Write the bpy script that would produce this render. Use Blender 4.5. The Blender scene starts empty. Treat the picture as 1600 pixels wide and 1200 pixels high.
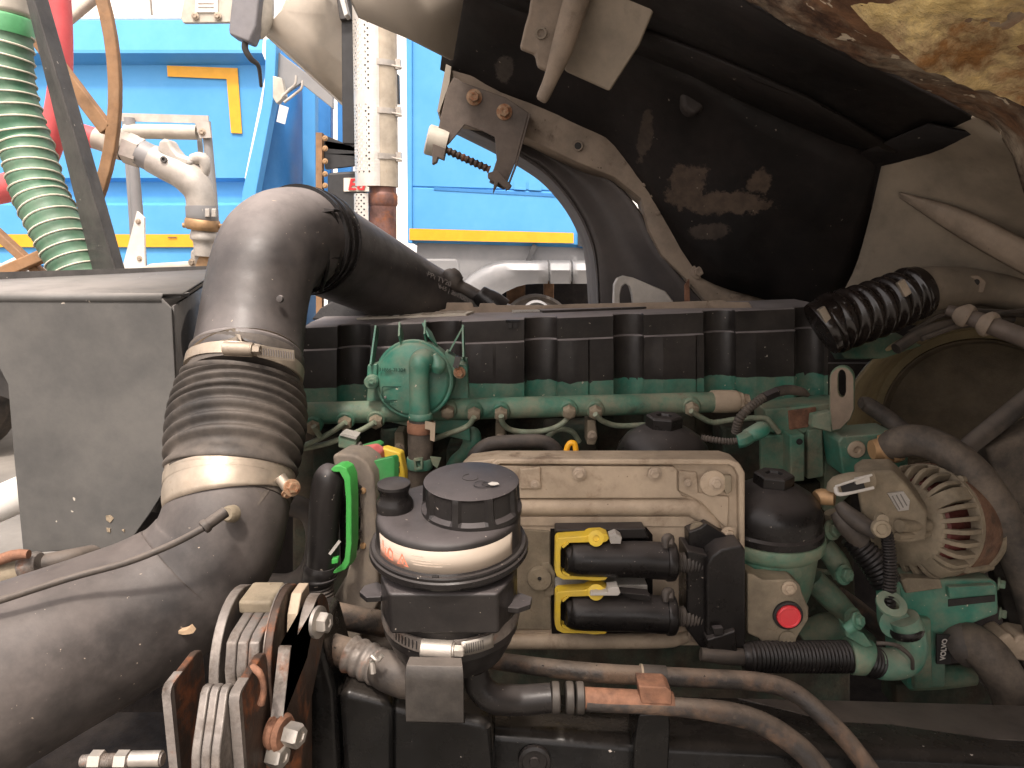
import bpy, bmesh, math, random
from mathutils import Vector, Matrix, Quaternion
random.seed(7)
R = math.radians
scene = bpy.context.scene
COL = scene.collection
# ------------------------------------------------------------------ camera
F, TH = 1155.0, R(11.0)
CAMP = Vector((0, 0, 1.75))
cd = bpy.data.cameras.new('camera'); cam = bpy.data.objects.new('camera', cd); COL.objects.link(cam)
cd.sensor_width = 36.0; cd.lens = F/1600*36; cd.clip_start = 0.02; cd.clip_end = 300
cam.location = CAMP; cam.rotation_euler = (R(90) - TH, 0, 0)
scene.camera = cam
# ------------------------------------------------------------------ sky and sun (bright overcast)
SUN = Vector((-0.03, -0.47, 0.88)).normalized()          # towards the sun
w = bpy.data.worlds.new('World'); scene.world = w; w.use_nodes = True
nt = w.node_tree; nt.nodes.clear()
sky = nt.nodes.new('ShaderNodeTexSky'); sky.sky_type = 'NISHITA'; sky.sun_disc = False
sky.sun_elevation = math.asin(SUN.z); sky.sun_rotation = math.atan2(SUN.x, SUN.y) % (2*math.pi)
sky.dust_density = 4.0; sky.air_density = 1.0
hs = nt.nodes.new('ShaderNodeHueSaturation'); hs.inputs['Saturation'].default_value = 0.18
tint = nt.nodes.new('ShaderNodeMix'); tint.data_type = 'RGBA'; tint.blend_type = 'MULTIPLY'
tint.inputs[0].default_value = 1.0; tint.inputs[7].default_value = (1.0, 0.90, 0.84, 1)
bg = nt.nodes.new('ShaderNodeBackground'); bg.inputs[1].default_value = 0.15
wo = nt.nodes.new('ShaderNodeOutputWorld')
nt.links.new(sky.outputs[0], hs.inputs['Color']); nt.links.new(hs.outputs[0], tint.inputs[6])
nt.links.new(tint.outputs[2], bg.inputs[0]); nt.links.new(bg.outputs[0], wo.inputs[0])
sl = bpy.data.lights.new('sun', 'SUN'); sl.energy = 1.2; sl.angle = R(5); sl.color = (1.0, 0.91, 0.82)
so = bpy.data.objects.new('sun', sl); COL.objects.link(so); so.location = (-3, -3, 6)
so.rotation_euler = SUN.to_track_quat('Z', 'Y').to_euler()
vs = scene.view_settings
vs.view_transform = 'Standard'; vs.look = 'None'; vs.gamma = 1; vs.exposure = 1.52
scene.display_settings.display_device = 'sRGB'

# ------------------------------------------------------------------ geometry helpers
CT, ST = math.cos(TH), math.sin(TH)
def ray(u, v):
    a, b = (u-800)/F, (600-v)/F
    return Vector((a, CT + b*ST, -ST + b*CT))
def P(u, v, Y):                       # point of the vertical plane y=Y seen at that place of the photo
    d = ray(u, v); return CAMP + d*(Y/d.y)
def S(Y, v=600): return Y/ray(800, v).y/F       # metres per photo pixel there
def PP(l, Y=None):
    return [P(*p) if len(p) == 3 else P(p[0], p[1], Y) for p in l]
X, YV, Z = Vector((1,0,0)), Vector((0,1,0)), Vector((0,0,1))
V = lambda *a: Vector(a)
WL = {}
def tag(o, label, cat, group=None, kind=None):
    o['label'] = label; o['category'] = cat
    if group: o['group'] = group
    if kind: o['kind'] = kind
    return o
def thing(name, loc, label, cat, group=None):
    o = bpy.data.objects.new(name, None); COL.objects.link(o); o.location = loc; o.empty_display_size = .05
    WL[o] = Vector(loc); return tag(o, label, cat, group)
def nb(): return bmesh.new()
def part(name, bm, mats, par=None, bev=0, ang=38, seg=2, solid=0, sub=0, off=-1):
    bmesh.ops.remove_doubles(bm, verts=bm.verts, dist=1e-6)
    bmesh.ops.recalc_face_normals(bm, faces=bm.faces)
    if ang:
        for f in bm.faces: f.smooth = True
        for e in bm.edges:
            if len(e.link_faces) == 2 and e.calc_face_angle(0) > R(ang): e.smooth = False
    lo = Vector((1e9,)*3); hi = -lo
    for v in bm.verts:
        for k in range(3): lo[k] = min(lo[k], v.co[k]); hi[k] = max(hi[k], v.co[k])
    c = (lo+hi)/2
    for v in bm.verts: v.co -= c
    me = bpy.data.meshes.new(name); bm.to_mesh(me); bm.free()
    for m in (mats if isinstance(mats, (list, tuple)) else [mats]): me.materials.append(m)
    o = bpy.data.objects.new(name, me); COL.objects.link(o)
    if solid:
        m = o.modifiers.new('solid', 'SOLIDIFY'); m.thickness = solid; m.offset = off
    if sub:
        m = o.modifiers.new('sub', 'SUBSURF'); m.levels = m.render_levels = sub
    if bev:
        m = o.modifiers.new('bevel', 'BEVEL'); m.width = bev; m.segments = seg; m.limit_method = 'ANGLE'; m.angle_limit = R(35); m.harden_normals = True
    WL[o] = c
    if par: o.parent = par; o.location = c - WL[par]
    else: o.location = c
    return o
def struct(name, bm, mat, **k):
    o = part(name, bm, mat, None, **k); o['kind'] = 'structure'; return o
def crspline(pts, sub):
    n = len(pts)
    if n == 2: sub = max(sub, 2)
    out = []
    for i in range(n-1):
        p0 = pts[max(i-1,0)]; p1 = pts[i]; p2 = pts[i+1]; p3 = pts[min(i+2,n-1)]
        if i == 0: p0 = p1*2 - p2
        if i == n-2: p3 = p2*2 - p1
        for k in range(sub):
            t = k/sub; t2 = t*t; t3 = t2*t
            out.append(0.5*((2*p1) + (p2-p0)*t + (2*p0-5*p1+4*p2-p3)*t2 + (3*p1-p0-3*p2+p3)*t3))
    out.append(pts[-1].copy()); return out
def path(pts, sub=8):                 # [(u,v,Y,r_px)] -> [(point, radius)]
    q = []
    for (u, v, Y, r) in pts:
        p = P(u, v, Y); q.append(Vector((p.x, p.y, p.z, r*S(Y, v))))
    return [(s.xyz, s.w) for s in crspline(q, sub)]
def resample(pr, step):
    L = [0]
    for i in range(1, len(pr)): L.append(L[-1] + (pr[i][0]-pr[i-1][0]).length)
    n = max(2, int(L[-1]/step)); out = []; j = 0
    for k in range(n+1):
        s = L[-1]*k/n
        while j < len(L)-2 and L[j+1] < s: j += 1
        t = (s-L[j])/max(1e-9, L[j+1]-L[j]); t = min(max(t, 0), 1)
        out.append((pr[j][0].lerp(pr[j+1][0], t), pr[j][1]*(1-t)+pr[j+1][1]*t, s))
    return out
def frames(pts):
    fr = []; n = len(pts); up = None
    for i in range(n):
        t = (pts[min(i+1,n-1)] - pts[max(i-1,0)]).normalized()
        if up is None:
            up = Z if abs(t.z) < .9 else YV
        a = (up - t*up.dot(t)).normalized(); up = a
        fr.append((t, a, t.cross(a)))
    return fr
def sweep(bm, pr, seg=16, cap=True, flat=1.0, mi=0, faceted=None):
    pts = [p[0] for p in pr]; fr = frames(pts); rings = []
    for (p, (t, a, b)) in zip(pr, fr):
        r = p[1]; ring = []
        for k in range(seg):
            th = 2*math.pi*(k+.5)/seg
            ring.append(bm.verts.new(p[0] + a*(r*math.sin(th)*flat) + b*(r*math.cos(th))))
        rings.append(ring)
    for i in range(len(rings)-1):
        for k in range(seg):
            f = bm.faces.new((rings[i][k], rings[i][(k+1)%seg], rings[i+1][(k+1)%seg], rings[i+1][k])); f.material_index = mi
    if cap:
        for rg in (rings[0], rings[-1]):
            f = bm.faces.new(rg); f.material_index = mi
    return rings
def tube(bm, pts, seg=16, sub=8, cap=True, flat=1.0, mi=0):
    return sweep(bm, path(pts, sub), seg, cap, flat, mi)
def corr(bm, pts, pitch, amp, seg=20, sub=8, mi=0, sharp=1.0, smooth_ends=0, spp=8):
    pr = resample(path(pts, sub), pitch/spp); L = pr[-1][2]; out = []
    for p, r, s in pr:
        c = math.cos(2*math.pi*s/pitch); c = math.copysign(abs(c)**sharp, c)
        k = 0 if (s < smooth_ends or s > L-smooth_ends) else c
        out.append((p, r + amp*k))
    return sweep(bm, out, seg, True, 1.0, mi)
def helix(bm, pts, pitch, wr, sub=8, seg=6, n=18, out=1.0):
    pr = resample(path(pts, sub), pitch/n); fr = frames([p[0] for p in pr]); q = []
    for (p, r, s), (t, a, b) in zip(pr, fr):
        th = 2*math.pi*s/pitch
        q.append((p + (a*math.sin(th) + b*math.cos(th))*r*out, wr))
    sweep(bm, q, seg)
def lathe(bm, c, ax, prof, seg=32, a0=0, a1=360, mi=0, ref=None, rmod=None):
    ax = Vector(ax).normalized(); ref = ref or (YV if abs(ax.y) < .8 else Z)
    e1 = (ref - ax*ref.dot(ax)).normalized(); e2 = ax.cross(e1)
    full = abs(a1-a0) >= 360; n = seg if full else seg+1; rings = []
    for j, (r, h) in enumerate(prof):
        if r < 1e-7: rings.append([bm.verts.new(c + ax*h)]); continue
        ring = []
        for k in range(n):
            th = R(a0 + (a1-a0)*k/seg); rr = r if not rmod else r*rmod(j, th)
            ring.append(bm.verts.new(c + ax*h + (e1*math.cos(th) + e2*math.sin(th))*rr))
        rings.append(ring)
    for i in range(len(rings)-1):
        A, B_ = rings[i], rings[i+1]
        for k in range(seg):
            k2 = (k+1) % n if full else k+1
            if len(A) == 1 and len(B_) == 1: continue
            if len(A) == 1: f = bm.faces.new((A[0], B_[k], B_[k2]))
            elif len(B_) == 1: f = bm.faces.new((A[k], A[k2], B_[0]))
            else: f = bm.faces.new((A[k], A[k2], B_[k2], B_[k]))
            f.material_index = mi
    return rings
def plathe(bm, u, v, Y, ax, prof, **k):
    s = S(Y, v); lathe(bm, P(u, v, Y), ax, [(r*s, h*s) for r, h in prof], **k)
def cyl(bm, a, b, r, seg=16, r2=None, mi=0):
    d = b-a; L = d.length
    lathe(bm, a, d, [(0,0),(r,0),(r if r2 is None else r2,L),(0,L)], seg=seg, mi=mi)
def prism(bm, front, vec, mi=0):      # polygon of world points pushed along vec
    A = [bm.verts.new(p) for p in front]; B_ = [bm.verts.new(p+vec) for p in front]; n = len(A)
    fs = [bm.faces.new(A), bm.faces.new(B_[::-1])]
    for i in range(n): fs.append(bm.faces.new((A[i], B_[i], B_[(i+1)%n], A[(i+1)%n])))
    for f in fs: f.material_index = mi
    return fs
def pprism(bm, poly, Y, th, mi=0): return prism(bm, PP(poly, Y), V(0, th, 0), mi)
def ringprism(bm, outer, inner, vec, mi=0):
    n = len(outer); r = [[bm.verts.new(p) for p in outer], [bm.verts.new(p) for p in inner],
                         [bm.verts.new(p+vec) for p in inner], [bm.verts.new(p+vec) for p in outer]]
    for a in range(4):
        for i in range(n):
            f = bm.faces.new((r[a][i], r[a][(i+1)%n], r[(a+1)%4][(i+1)%n], r[(a+1)%4][i])); f.material_index = mi
def ell(cu, cv, ru, rv, n=20, a0=0, a1=360):
    full = abs(a1-a0) >= 360
    return [(cu + ru*math.cos(R(a0+(a1-a0)*k/(n if full else n-1))), cv + rv*math.sin(R(a0+(a1-a0)*k/(n if full else n-1)))) for k in range(n)]
def box(bm, c, size, rot=None, mi=0):
    m = Matrix.Translation(c) @ (rot.to_4x4() if rot else Matrix()) @ Matrix.Diagonal((size[0], size[1], size[2], 1))
    fs = bmesh.ops.create_cube(bm, size=1, matrix=m)
    for v in fs['verts']:
        for f in v.link_faces: f.material_index = mi
def beam(bm, a, b, wd, th, up=None, mi=0):
    d = (b-a); L = d.length; t = d.normalized(); up = up or YV
    y = (up - t*up.dot(t)).normalized(); x = y.cross(t)
    rot = Matrix((x, y, t)).transposed()
    box(bm, (a+b)/2, (wd, th, L), rot, mi)
def loft(bm, rows, mi=0):
    g = [[bm.verts.new(p) for p in r] for r in rows]
    for i in range(len(g)-1):
        for j in range(len(g[0])-1):
            f = bm.faces.new((g[i][j], g[i][j+1], g[i+1][j+1], g[i+1][j])); f.material_index = mi
    return g
def dense(rows, nu=4, nv=4):          # smooth grid through control rows
    r2 = [crspline(r, nu) for r in rows]; cols = list(zip(*r2))
    c2 = [crspline(list(c), nv) for c in cols]
    return [list(r) for r in zip(*c2)]
def hexbolt(bm, c, n, r, h=None, washer=1.45, mi=0, flange=True):
    n = Vector(n).normalized(); h = h or r*.9
    if flange: lathe(bm, c, n, [(r*washer, -r*.15), (r*washer, r*.18), (r*1.05, r*.28), (0, r*.28)], seg=20, mi=mi)
    a0 = random.uniform(0, 60)
    lathe(bm, c, n, [(r, 0), (r, h*.85), (r*.86, h), (r*.45, h), (r*.38, h*.9), (0, h*.9)], seg=6, a0=a0, a1=a0+360, mi=mi)
def bolt(par, u, v, Y, r, n=(0,-1,0), mat=None, h=None, name='bolt', washer=1.45):
    bm = nb(); s = S(Y, v); hexbolt(bm, P(u, v, Y), n, r*s, h*s if h else None, washer)
    return part(name, bm, mat or M['bolt'], par, ang=30)
def text(name, body, loc, ex, ey, size, mat, par, ext=.0004, shear=0, sx=1.0, bold=0):
    c = bpy.data.curves.new(name, 'FONT'); c.body = body; c.size = size; c.extrude = ext; c.align_x = 'CENTER'; c.align_y = 'CENTER'; c.shear = shear; c.offset = bold
    o = bpy.data.objects.new(name, c); COL.objects.link(o)
    dg = bpy.context.evaluated_depsgraph_get(); me = bpy.data.meshes.new_from_object(o.evaluated_get(dg)); bpy.data.objects.remove(o)
    ex = Vector(ex).normalized(); ey = Vector(ey); ey = (ey - ex*ey.dot(ex)).normalized(); ez = ex.cross(ey)
    bm = nb(); bm.from_mesh(me)
    for v in bm.verts: v.co = loc + ex*(v.co.x*sx) + ey*v.co.y + ez*v.co.z
    return part(name, bm, mat, par, ang=0)

# ------------------------------------------------------------------ materials
M = {}
def mat(name, col, rough=.5, metal=0.0, var=.25, vs_=14, dust=None, stain=None, speck=None, bump=(.15, 260), spec=.5, coat=0, top=None, spots=None):
    """base colour with mottling, dust (colour, amount, scale), stain (colour, threshold, scale, softness), specks (colour, amount, scale)"""
    m = bpy.data.materials.new(name); m.use_nodes = True; n = m.node_tree.nodes; l = m.node_tree.links
    b = n['Principled BSDF']; b.inputs['Roughness'].default_value = rough; b.inputs['Metallic'].default_value = metal
    b.inputs['Specular IOR Level'].default_value = spec; b.inputs['Coat Weight'].default_value = coat; b.inputs['Coat Roughness'].default_value = .25
    geo = n.new('ShaderNodeNewGeometry')
    def noise(sc, det=6, ro=.6, dist=0, w=None):
        x = n.new('ShaderNodeTexNoise'); x.inputs['Scale'].default_value = sc; x.inputs['Detail'].default_value = det; x.inputs['Roughness'].default_value = ro; x.inputs['Distortion'].default_value = dist
        l.new((w or geo).outputs['Position' if not w else 0], x.inputs['Vector']); return x.outputs['Fac']
    def mrange(src, a, c, d=0, e=1):
        x = n.new('ShaderNodeMapRange'); x.interpolation_type = 'SMOOTHSTEP'; l.new(src, x.inputs[0])
        x.inputs[1].default_value = a; x.inputs[2].default_value = c; x.inputs[3].default_value = d; x.inputs[4].default_value = e; return x.outputs[0]
    def mix(f, a, c):
        x = n.new('ShaderNodeMix'); x.data_type = 'RGBA'; l.new(f, x.inputs[0])
        for i, s in ((6, a), (7, c)):
            if isinstance(s, tuple): x.inputs[i].default_value = (*s, 1)
            else: l.new(s, x.inputs[i])
        return x.outputs[2]
    def fmix(f, a, c):
        x = n.new('ShaderNodeMix'); x.data_type = 'FLOAT'; l.new(f, x.inputs[0])
        for i, s in ((2, a), (3, c)):
            if isinstance(s, (int, float)): x.inputs[i].default_value = s
            else: l.new(s, x.inputs[i])
        return x.outputs[0]
    def mul(a, k):
        x = n.new('ShaderNodeMath'); x.operation = 'MULTIPLY'; x.use_clamp = True; l.new(a, x.inputs[0])
        if isinstance(k, (int, float)): x.inputs[1].default_value = k
        else: l.new(k, x.inputs[1])
        return x.outputs[0]
    lo = tuple(c*(1-var) for c in col); hi = tuple(min(1, c*(1+var)) for c in col)
    c = mix(mrange(noise(vs_, 8, .65), .3, .7), lo, hi); rg = rough; mt = metal
    rv = mrange(noise(vs_*2.3, 5), .3, .7, max(.03, rough-.09), min(1, rough+.09)); rg = rv
    if stain:
        for st in (stain if isinstance(stain, list) else [stain]):
            sc, th, scl, soft = st[:4]
            f = mrange(noise(scl, 10, .68, .25), th-soft, th+soft)
            c2 = mix(mrange(noise(scl*4, 6), .3, .7), tuple(x*.6 for x in sc), sc)
            c = mix(f, c, c2); rg = fmix(f, rg, st[4] if len(st) > 4 else .85); mt = fmix(f, mt, 0.0)
    if spots:
        nz = noise(22, 9, .75)
        for ce, ra, sc_ in spots:
            a1 = n.new('ShaderNodeVectorMath'); a1.operation = 'SUBTRACT'; l.new(geo.outputs['Position'], a1.inputs[0]); a1.inputs[1].default_value = ce
            a2 = n.new('ShaderNodeVectorMath'); a2.operation = 'DIVIDE'; l.new(a1.outputs[0], a2.inputs[0]); a2.inputs[1].default_value = ra
            a3 = n.new('ShaderNodeVectorMath'); a3.operation = 'LENGTH'; l.new(a2.outputs[0], a3.inputs[0])
            a4 = n.new('ShaderNodeMath'); a4.operation = 'MULTIPLY_ADD'; l.new(nz, a4.inputs[0]); a4.inputs[1].default_value = 1.9; l.new(a3.outputs['Value'], a4.inputs[2])
            f = mrange(a4.outputs[0], 1.62, 1.82, 1, 0)
            c = mix(f, c, mix(mrange(noise(40, 6), .3, .7), tuple(x*.6 for x in sc_), sc_))
    if dust:
        dc, amt, scl = dust
        f = mul(mrange(noise(scl, 9, .7), .28, .78), amt)
        f = mul(f, mrange(noise(scl*9, 4, .7), .15, .6, .55, 1))
        c = mix(f, c, dc); rg = fmix(f, rg, .92); mt = fmix(f, mt, 0.0)
    if top:  # paler upward faces: settled dust plus sky sheen painted into the colour
        dc, amt = top
        sx = n.new('ShaderNodeSeparateXYZ'); l.new(geo.outputs['Normal'], sx.inputs[0])
        f = mul(mul(mrange(sx.outputs[2], .35, .95), amt), mrange(noise(16, 8, .7), .2, .6, .45, 1))
        c = mix(f, c, dc); rg = fmix(f, rg, .8)
    if speck:
        sc, amt, scl = speck
        f = mrange(noise(scl, 3, .5), .74-amt, .78-amt)
        c = mix(f, c, sc); rg = fmix(f, rg, .9)
    l.new(c, b.inputs['Base Color'])
    if not isinstance(rg, (int, float)): l.new(rg, b.inputs['Roughness'])
    if not isinstance(mt, (int, float)): l.new(mt, b.inputs['Metallic'])
    if bump:
        bp = n.new('ShaderNodeBump'); bp.inputs['Strength'].default_value = bump[0]; bp.inputs['Distance'].default_value = .0015 if len(bump) < 3 else bump[2]
        l.new(noise(bump[1], 8, .62), bp.inputs['Height']); l.new(bp.outputs[0], b.inputs['Normal'])
    M[name] = m; return m
DUST = (.30, .245, .19); RUST = (.26, .085, .028); GRIME = (.018, .014, .011)
mat('black_plastic', (.012,.011,.011), .36, spec=.28, top=((.20,.175,.175), .34), dust=((.20,.165,.14), .07, 9), speck=((.32,.28,.24), .03, 190), bump=(.12, 700))
mat('cover_plastic', (.016,.0142,.0135), .38, spec=.35, top=((.30,.27,.265), .75), dust=((.15,.125,.105), .15, 7), speck=((.30,.27,.23), .018, 140), bump=(.15, 500))  # pale top mixes dust with the sky's grazing reflection
mat('satin_black', (.008,.0072,.0072), .30, spec=.26, top=((.2,.175,.165), .24), dust=((.16,.13,.11), .05, 12), speck=((.3,.26,.22), .025, 230), bump=(.1, 500))
mat('duct_plastic', (.030,.027,.027), .42, top=((.30,.265,.25), .75), var=.2, dust=((.26,.22,.195), .30, 5), speck=((.4,.33,.26), .02, 150), stain=((.008,.007,.007), .72, 60, .03), bump=(.1, 420))  # strong top tint also stands for daylight on the pipe's back
mat('lower_duct', (.024,.022,.0215), .48, top=((.24,.20,.18), .30), var=.2, dust=((.28,.235,.21), .42, 3.5), speck=((.4,.33,.26), .02, 150), stain=((.02,.017,.015), .66, 9, .1), bump=(.1, 420))
mat('rubber', (.020,.018,.017), .6, top=((.24,.2,.17), .35), dust=((.24,.185,.14), .35, 10), bump=(.25, 240))
mat('bellow_rubber', (.022,.0195,.018), .6, dust=((.23,.19,.155), .55, 7), bump=(.2, 260))
mat('dusty_rubber', (.034,.029,.025), .7, dust=((.24,.185,.135), .5, 14), bump=(.35, 200))
mat('engine_green', (.019,.165,.115), .40, top=((.36,.30,.23), .35), var=.28, dust=((.30,.25,.18), .6, 12), speck=((.5,.45,.35), .04, 90), stain=((.30,.23,.15), .70, 22, .06), bump=(.2, 160))
mat('dirty_green', (.022,.135,.09), .5, var=.35, dust=((.29,.24,.165), .95, 9), stain=[(GRIME, .64, 16, .08), (RUST, .74, 25, .04)], bump=(.4, 140))
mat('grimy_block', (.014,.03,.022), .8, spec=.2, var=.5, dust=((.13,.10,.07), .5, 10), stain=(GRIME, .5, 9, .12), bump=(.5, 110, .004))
mat('shade_grime', (.005,.004,.004), .8, spec=.12, var=.4, dust=((.06,.048,.038), .25, 12), bump=(.5, 150, .003))  # near-black: deep shade painted into the backing sheets, grime on other parts
mat('beige_alu', (.39,.31,.225), .55, .1, var=.22, dust=((.44,.345,.25), .5, 8), stain=[((.16,.105,.065), .62, 13, .10), (GRIME, .78, 50, .03)], speck=((.12,.08,.05), .01, 160), bump=(.3, 200))
mat('dusty_alu', (.20,.165,.115), .75, .05, var=.4, dust=((.27,.215,.145), .55, 20), stain=((.10,.07,.04), .66, 40, .06), bump=(.6, 260))
mat('bolt', (.38,.31,.24), .5, .4, var=.3, dust=((.40,.31,.22), .5, 40), stain=(RUST, .68, 60, .06), bump=(.25, 400))
mat('rusty_bolt', (.30,.2,.12), .7, .2, var=.3, stain=(RUST, .5, 60, .1), dust=((.36,.27,.18), .4, 40), bump=(.4, 400))
mat('zinc', (.40,.375,.34), .36, .8, var=.2, dust=((.46,.37,.28), .35, 30), bump=(.15, 400))
mat('clamp_steel', (.36,.31,.25), .46, .8, var=.25, dust=((.36,.27,.19), .42, 16), stain=((.12,.075,.045), .66, 25, .08), bump=(.15, 300))
mat('plate_steel', (.20,.18,.165), .44, .5, var=.35, stain=[(RUST, .62, 22, .08), ((.035,.022,.016), .55, 14, .10)], dust=((.36,.29,.22), .25, 20), bump=(.3, 240))
mat('rust_plate', (.055,.035,.025), .6, .3, var=.4, stain=(RUST, .58, 20, .1), bump=(.4, 200))
mat('frame_paint', (.0045,.0045,.0046), .22, spec=.22, top=((.22,.185,.155), .10), var=.3, dust=((.14,.12,.10), .05, 11), speck=((.5,.45,.4), .012, 120), stain=((.10,.08,.06), .74, 14, .08), bump=(.2, 60, .002))
mat('frame_dusty', (.014,.013,.0125), .38, spec=.3, top=((.25,.21,.18), .3), var=.4, dust=((.17,.145,.12), .28, 9), bump=(.3, 120))
mat('rust_pipe', (.035,.03,.027), .45, .2, top=((.28,.22,.17), .5), var=.3, stain=[((.125,.078,.05), .50, 14, .09), ((.20,.14,.10), .66, 30, .07)], speck=((.012,.01,.01), .04, 110), bump=(.5, 180, .003))
mat('bare_rust', (.20,.095,.055), .8, 0, var=.4, vs_=24, stain=((.09,.045,.03), .60, 22, .1), bump=(.5, 250))
mat('hood_liner', (.0045,.0034,.0034), .6, spec=.3, var=.5, vs_=6, dust=((.05,.036,.03), .28, 4), speck=((.2,.17,.14), .012, 70), bump=(.3, 30, .006))
mat('hood_inner', (.20,.165,.125), .7, var=.25, vs_=5, dust=((.30,.24,.175), .4, 5), stain=((.09,.06,.04), .66, 6, .1), bump=(.25, 90))
mat('hood_frame', (.21,.165,.125), .72, var=.25, dust=((.34,.26,.19), .5, 8), stain=[((.07,.045,.03), .66, 12, .09), (RUST, .72, 10, .04)], speck=((.05,.035,.025), .03, 80), bump=(.4, 150))
mat('hood_skin', (.30,.262,.215), .85, var=.12, vs_=3, dust=((.30,.24,.18), .3, 4), bump=(.1, 60))
mat('rust_panel', (.24,.12,.06), .8, var=.5, vs_=9, stain=[((.46,.37,.27), .53, 5, .08), ((.06,.026,.014), .56, 6, .09)], speck=((.75,.64,.48), .10, 30), bump=(.6, 40, .01))
mat('foam', (.80,.56,.24), .9, var=.35, vs_=16, stain=[((.85,.72,.46), .52, 9, .12), ((.36,.17,.05), .53, 9, .10)], bump=(.9, 45, .012))
mat('liner_plastic', (.042,.036,.035), .6, var=.25, vs_=4, dust=((.16,.13,.11), .35, 5), bump=(.1, 200))
mat('bracket_dark', (.085,.066,.055), .6, .2, var=.25, dust=((.20,.155,.12), .5, 12), bump=(.3, 160))
mat('grey_steel', (.072,.071,.068), .55, top=((.32,.295,.27), .6), var=.14, vs_=5, dust=((.22,.20,.175), .3, 5), speck=((.5,.45,.38), .015, 60), bump=(.15, 120))
mat('dark_steel', (.045,.043,.042), .45, .2, var=.25, dust=((.2,.17,.14), .25, 7), speck=((.5,.45,.4), .01, 90), bump=(.2, 150))
mat('green_hose', (.04,.135,.075), .45, var=.25, dust=((.32,.33,.25), .35, 9), bump=(.2, 150))
mat('hose_wire', (.62,.58,.47), .6, var=.15)
mat('cuff_green', (.10,.36,.15), .45, var=.2)
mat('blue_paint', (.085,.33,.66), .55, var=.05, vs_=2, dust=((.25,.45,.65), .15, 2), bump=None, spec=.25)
mat('blue_shaded', (.022,.18,.46), .55, var=.12, vs_=2, dust=((.2,.35,.55), .2, 2), bump=None)  # the blue paint again, darkened for faces turned from the light
mat('yellow_tape', (.76,.36,.018), .45, var=.06, bump=None)
mat('white_wall', (.80,.77,.72), .8, var=.04, vs_=1, bump=None)
mat('white_metal', (.72,.70,.66), .5, var=.1, dust=((.5,.43,.35), .3, 9), bump=None)
mat('cream_metal', (.50,.46,.39), .5, .1, var=.15, dust=((.42,.36,.28), .4, 4), bump=(.1, 80))
mat('chute_steel', (.52,.46,.385), .45, .3, var=.2, vs_=3, dust=((.4,.33,.25), .4, 3), bump=(.1, 60))
mat('silver_paint', (.22,.22,.225), .5, .15, var=.08, vs_=2, dust=((.42,.40,.36), .3, 2), bump=None)
mat('galva', (.47,.44,.40), .5, .35, var=.2, dust=((.45,.38,.31), .45, 9), stain=((.22,.13,.07), .72, 15, .05), bump=(.2, 150))
mat('brass', (.42,.25,.12), .5, .4, var=.25, dust=((.45,.34,.22), .3, 20))
mat('rust_wheel', (.24,.125,.055), .6, .0, var=.3, dust=((.42,.28,.17), .35, 12), stain=((.09,.04,.02), .68, 20, .06), bump=(.4, 150))
mat('red_hose', (.62,.075,.085), .5, var=.12, vs_=4, dust=((.75,.3,.28), .25, 5))
mat('perforated', (.66,.63,.58), .4, .6, var=.1, dust=((.5,.46,.4), .3, 6))
mat('exhaust', (.40,.35,.28), .5, .5, var=.2, dust=((.42,.34,.24), .4, 5), stain=((.18,.09,.05), .68, 8, .08))
mat('burnt', (.16,.085,.07), .55, .5, var=.4, stain=(RUST, .55, 12, .1))
mat('black_box', (.020,.021,.023), .5, dust=((.12,.11,.10), .2, 4), bump=None)
mat('sign_cream', (.72,.66,.56), .6, var=.05, bump=None)
mat('sign_red', (.62,.03,.035), .5, var=.05, bump=None)
mat('red_button', (.70,.035,.05), .35, var=.08, dust=((.6,.25,.2), .15, 40))
mat('lever_yellow', (.72,.50,.03), .42, var=.1, dust=((.45,.33,.15), .4, 30), bump=(.1, 300))
mat('lever_green', (.04,.32,.055), .4, var=.12, dust=((.25,.42,.2), .2, 30))
mat('clip_green', (.025,.21,.05), .45, var=.15, dust=((.2,.25,.15), .25, 30))
mat('clip_red', (.50,.10,.095), .6, var=.15, dust=((.5,.28,.24), .35, 30))
mat('gasket', (.135,.115,.095), .8, var=.25, dust=((.33,.26,.19), .5, 18), bump=(.4, 180))
mat('label_paper', (.44,.37,.30), .55, var=.04, bump=None)
mat('label_red', (.72,.22,.13), .6, var=.05, bump=None)
mat('label_pink', (.46,.26,.19), .6, var=.08, bump=None)
mat('label_grey', (.34,.32,.29), .6, var=.12, speck=((.06,.05,.05), .10, 700))
mat('print_white', (.48,.45,.41), .6, var=.05, bump=None)
mat('print_grey', (.14,.125,.115), .7, var=.1, bump=None)
mat('print_dark', (.015,.013,.012), .7, var=.1, bump=None)
mat('print_faint', (.55,.46,.38), .7, var=.1, bump=None)
mat('shroud', (.32,.26,.15), .55, var=.2, dust=((.19,.15,.09), .35, 8), bump=(.2, 100))
mat('mesh_core', (.11,.085,.055), .8, var=.3, dust=((.07,.055,.04), .4, 20), bump=(.9, 330, .004))
mat('wax_hose', (.011,.008,.007), .2, var=.3, dust=((.09,.065,.05), .08, 12), bump=None)
mat('copper', (.085,.018,.014), .45, .4, var=.4, bump=(.6, 500))
mat('leaf', (.34,.24,.15), .8, var=.3)
mat('concrete', (.17,.155,.135), .9, var=.3, vs_=1.2, dust=((.22,.20,.17), .4, 3), bump=(.4, 40))
mat('dipstick', (.80,.40,.015), .4, var=.08)
mat('wood', (.20,.11,.06), .8, var=.3)
mat('torn_beige', (.062,.046,.034), .85, var=.4, vs_=10, dust=((.09,.066,.048), .5, 10), stain=((.010,.007,.006), .55, 16, .14), bump=(.6, 90))
mat('pad_plastic', (.014,.011,.010), .6, var=.3, dust=((.09,.07,.06), .35, 9), bump=(.2, 90))
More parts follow.
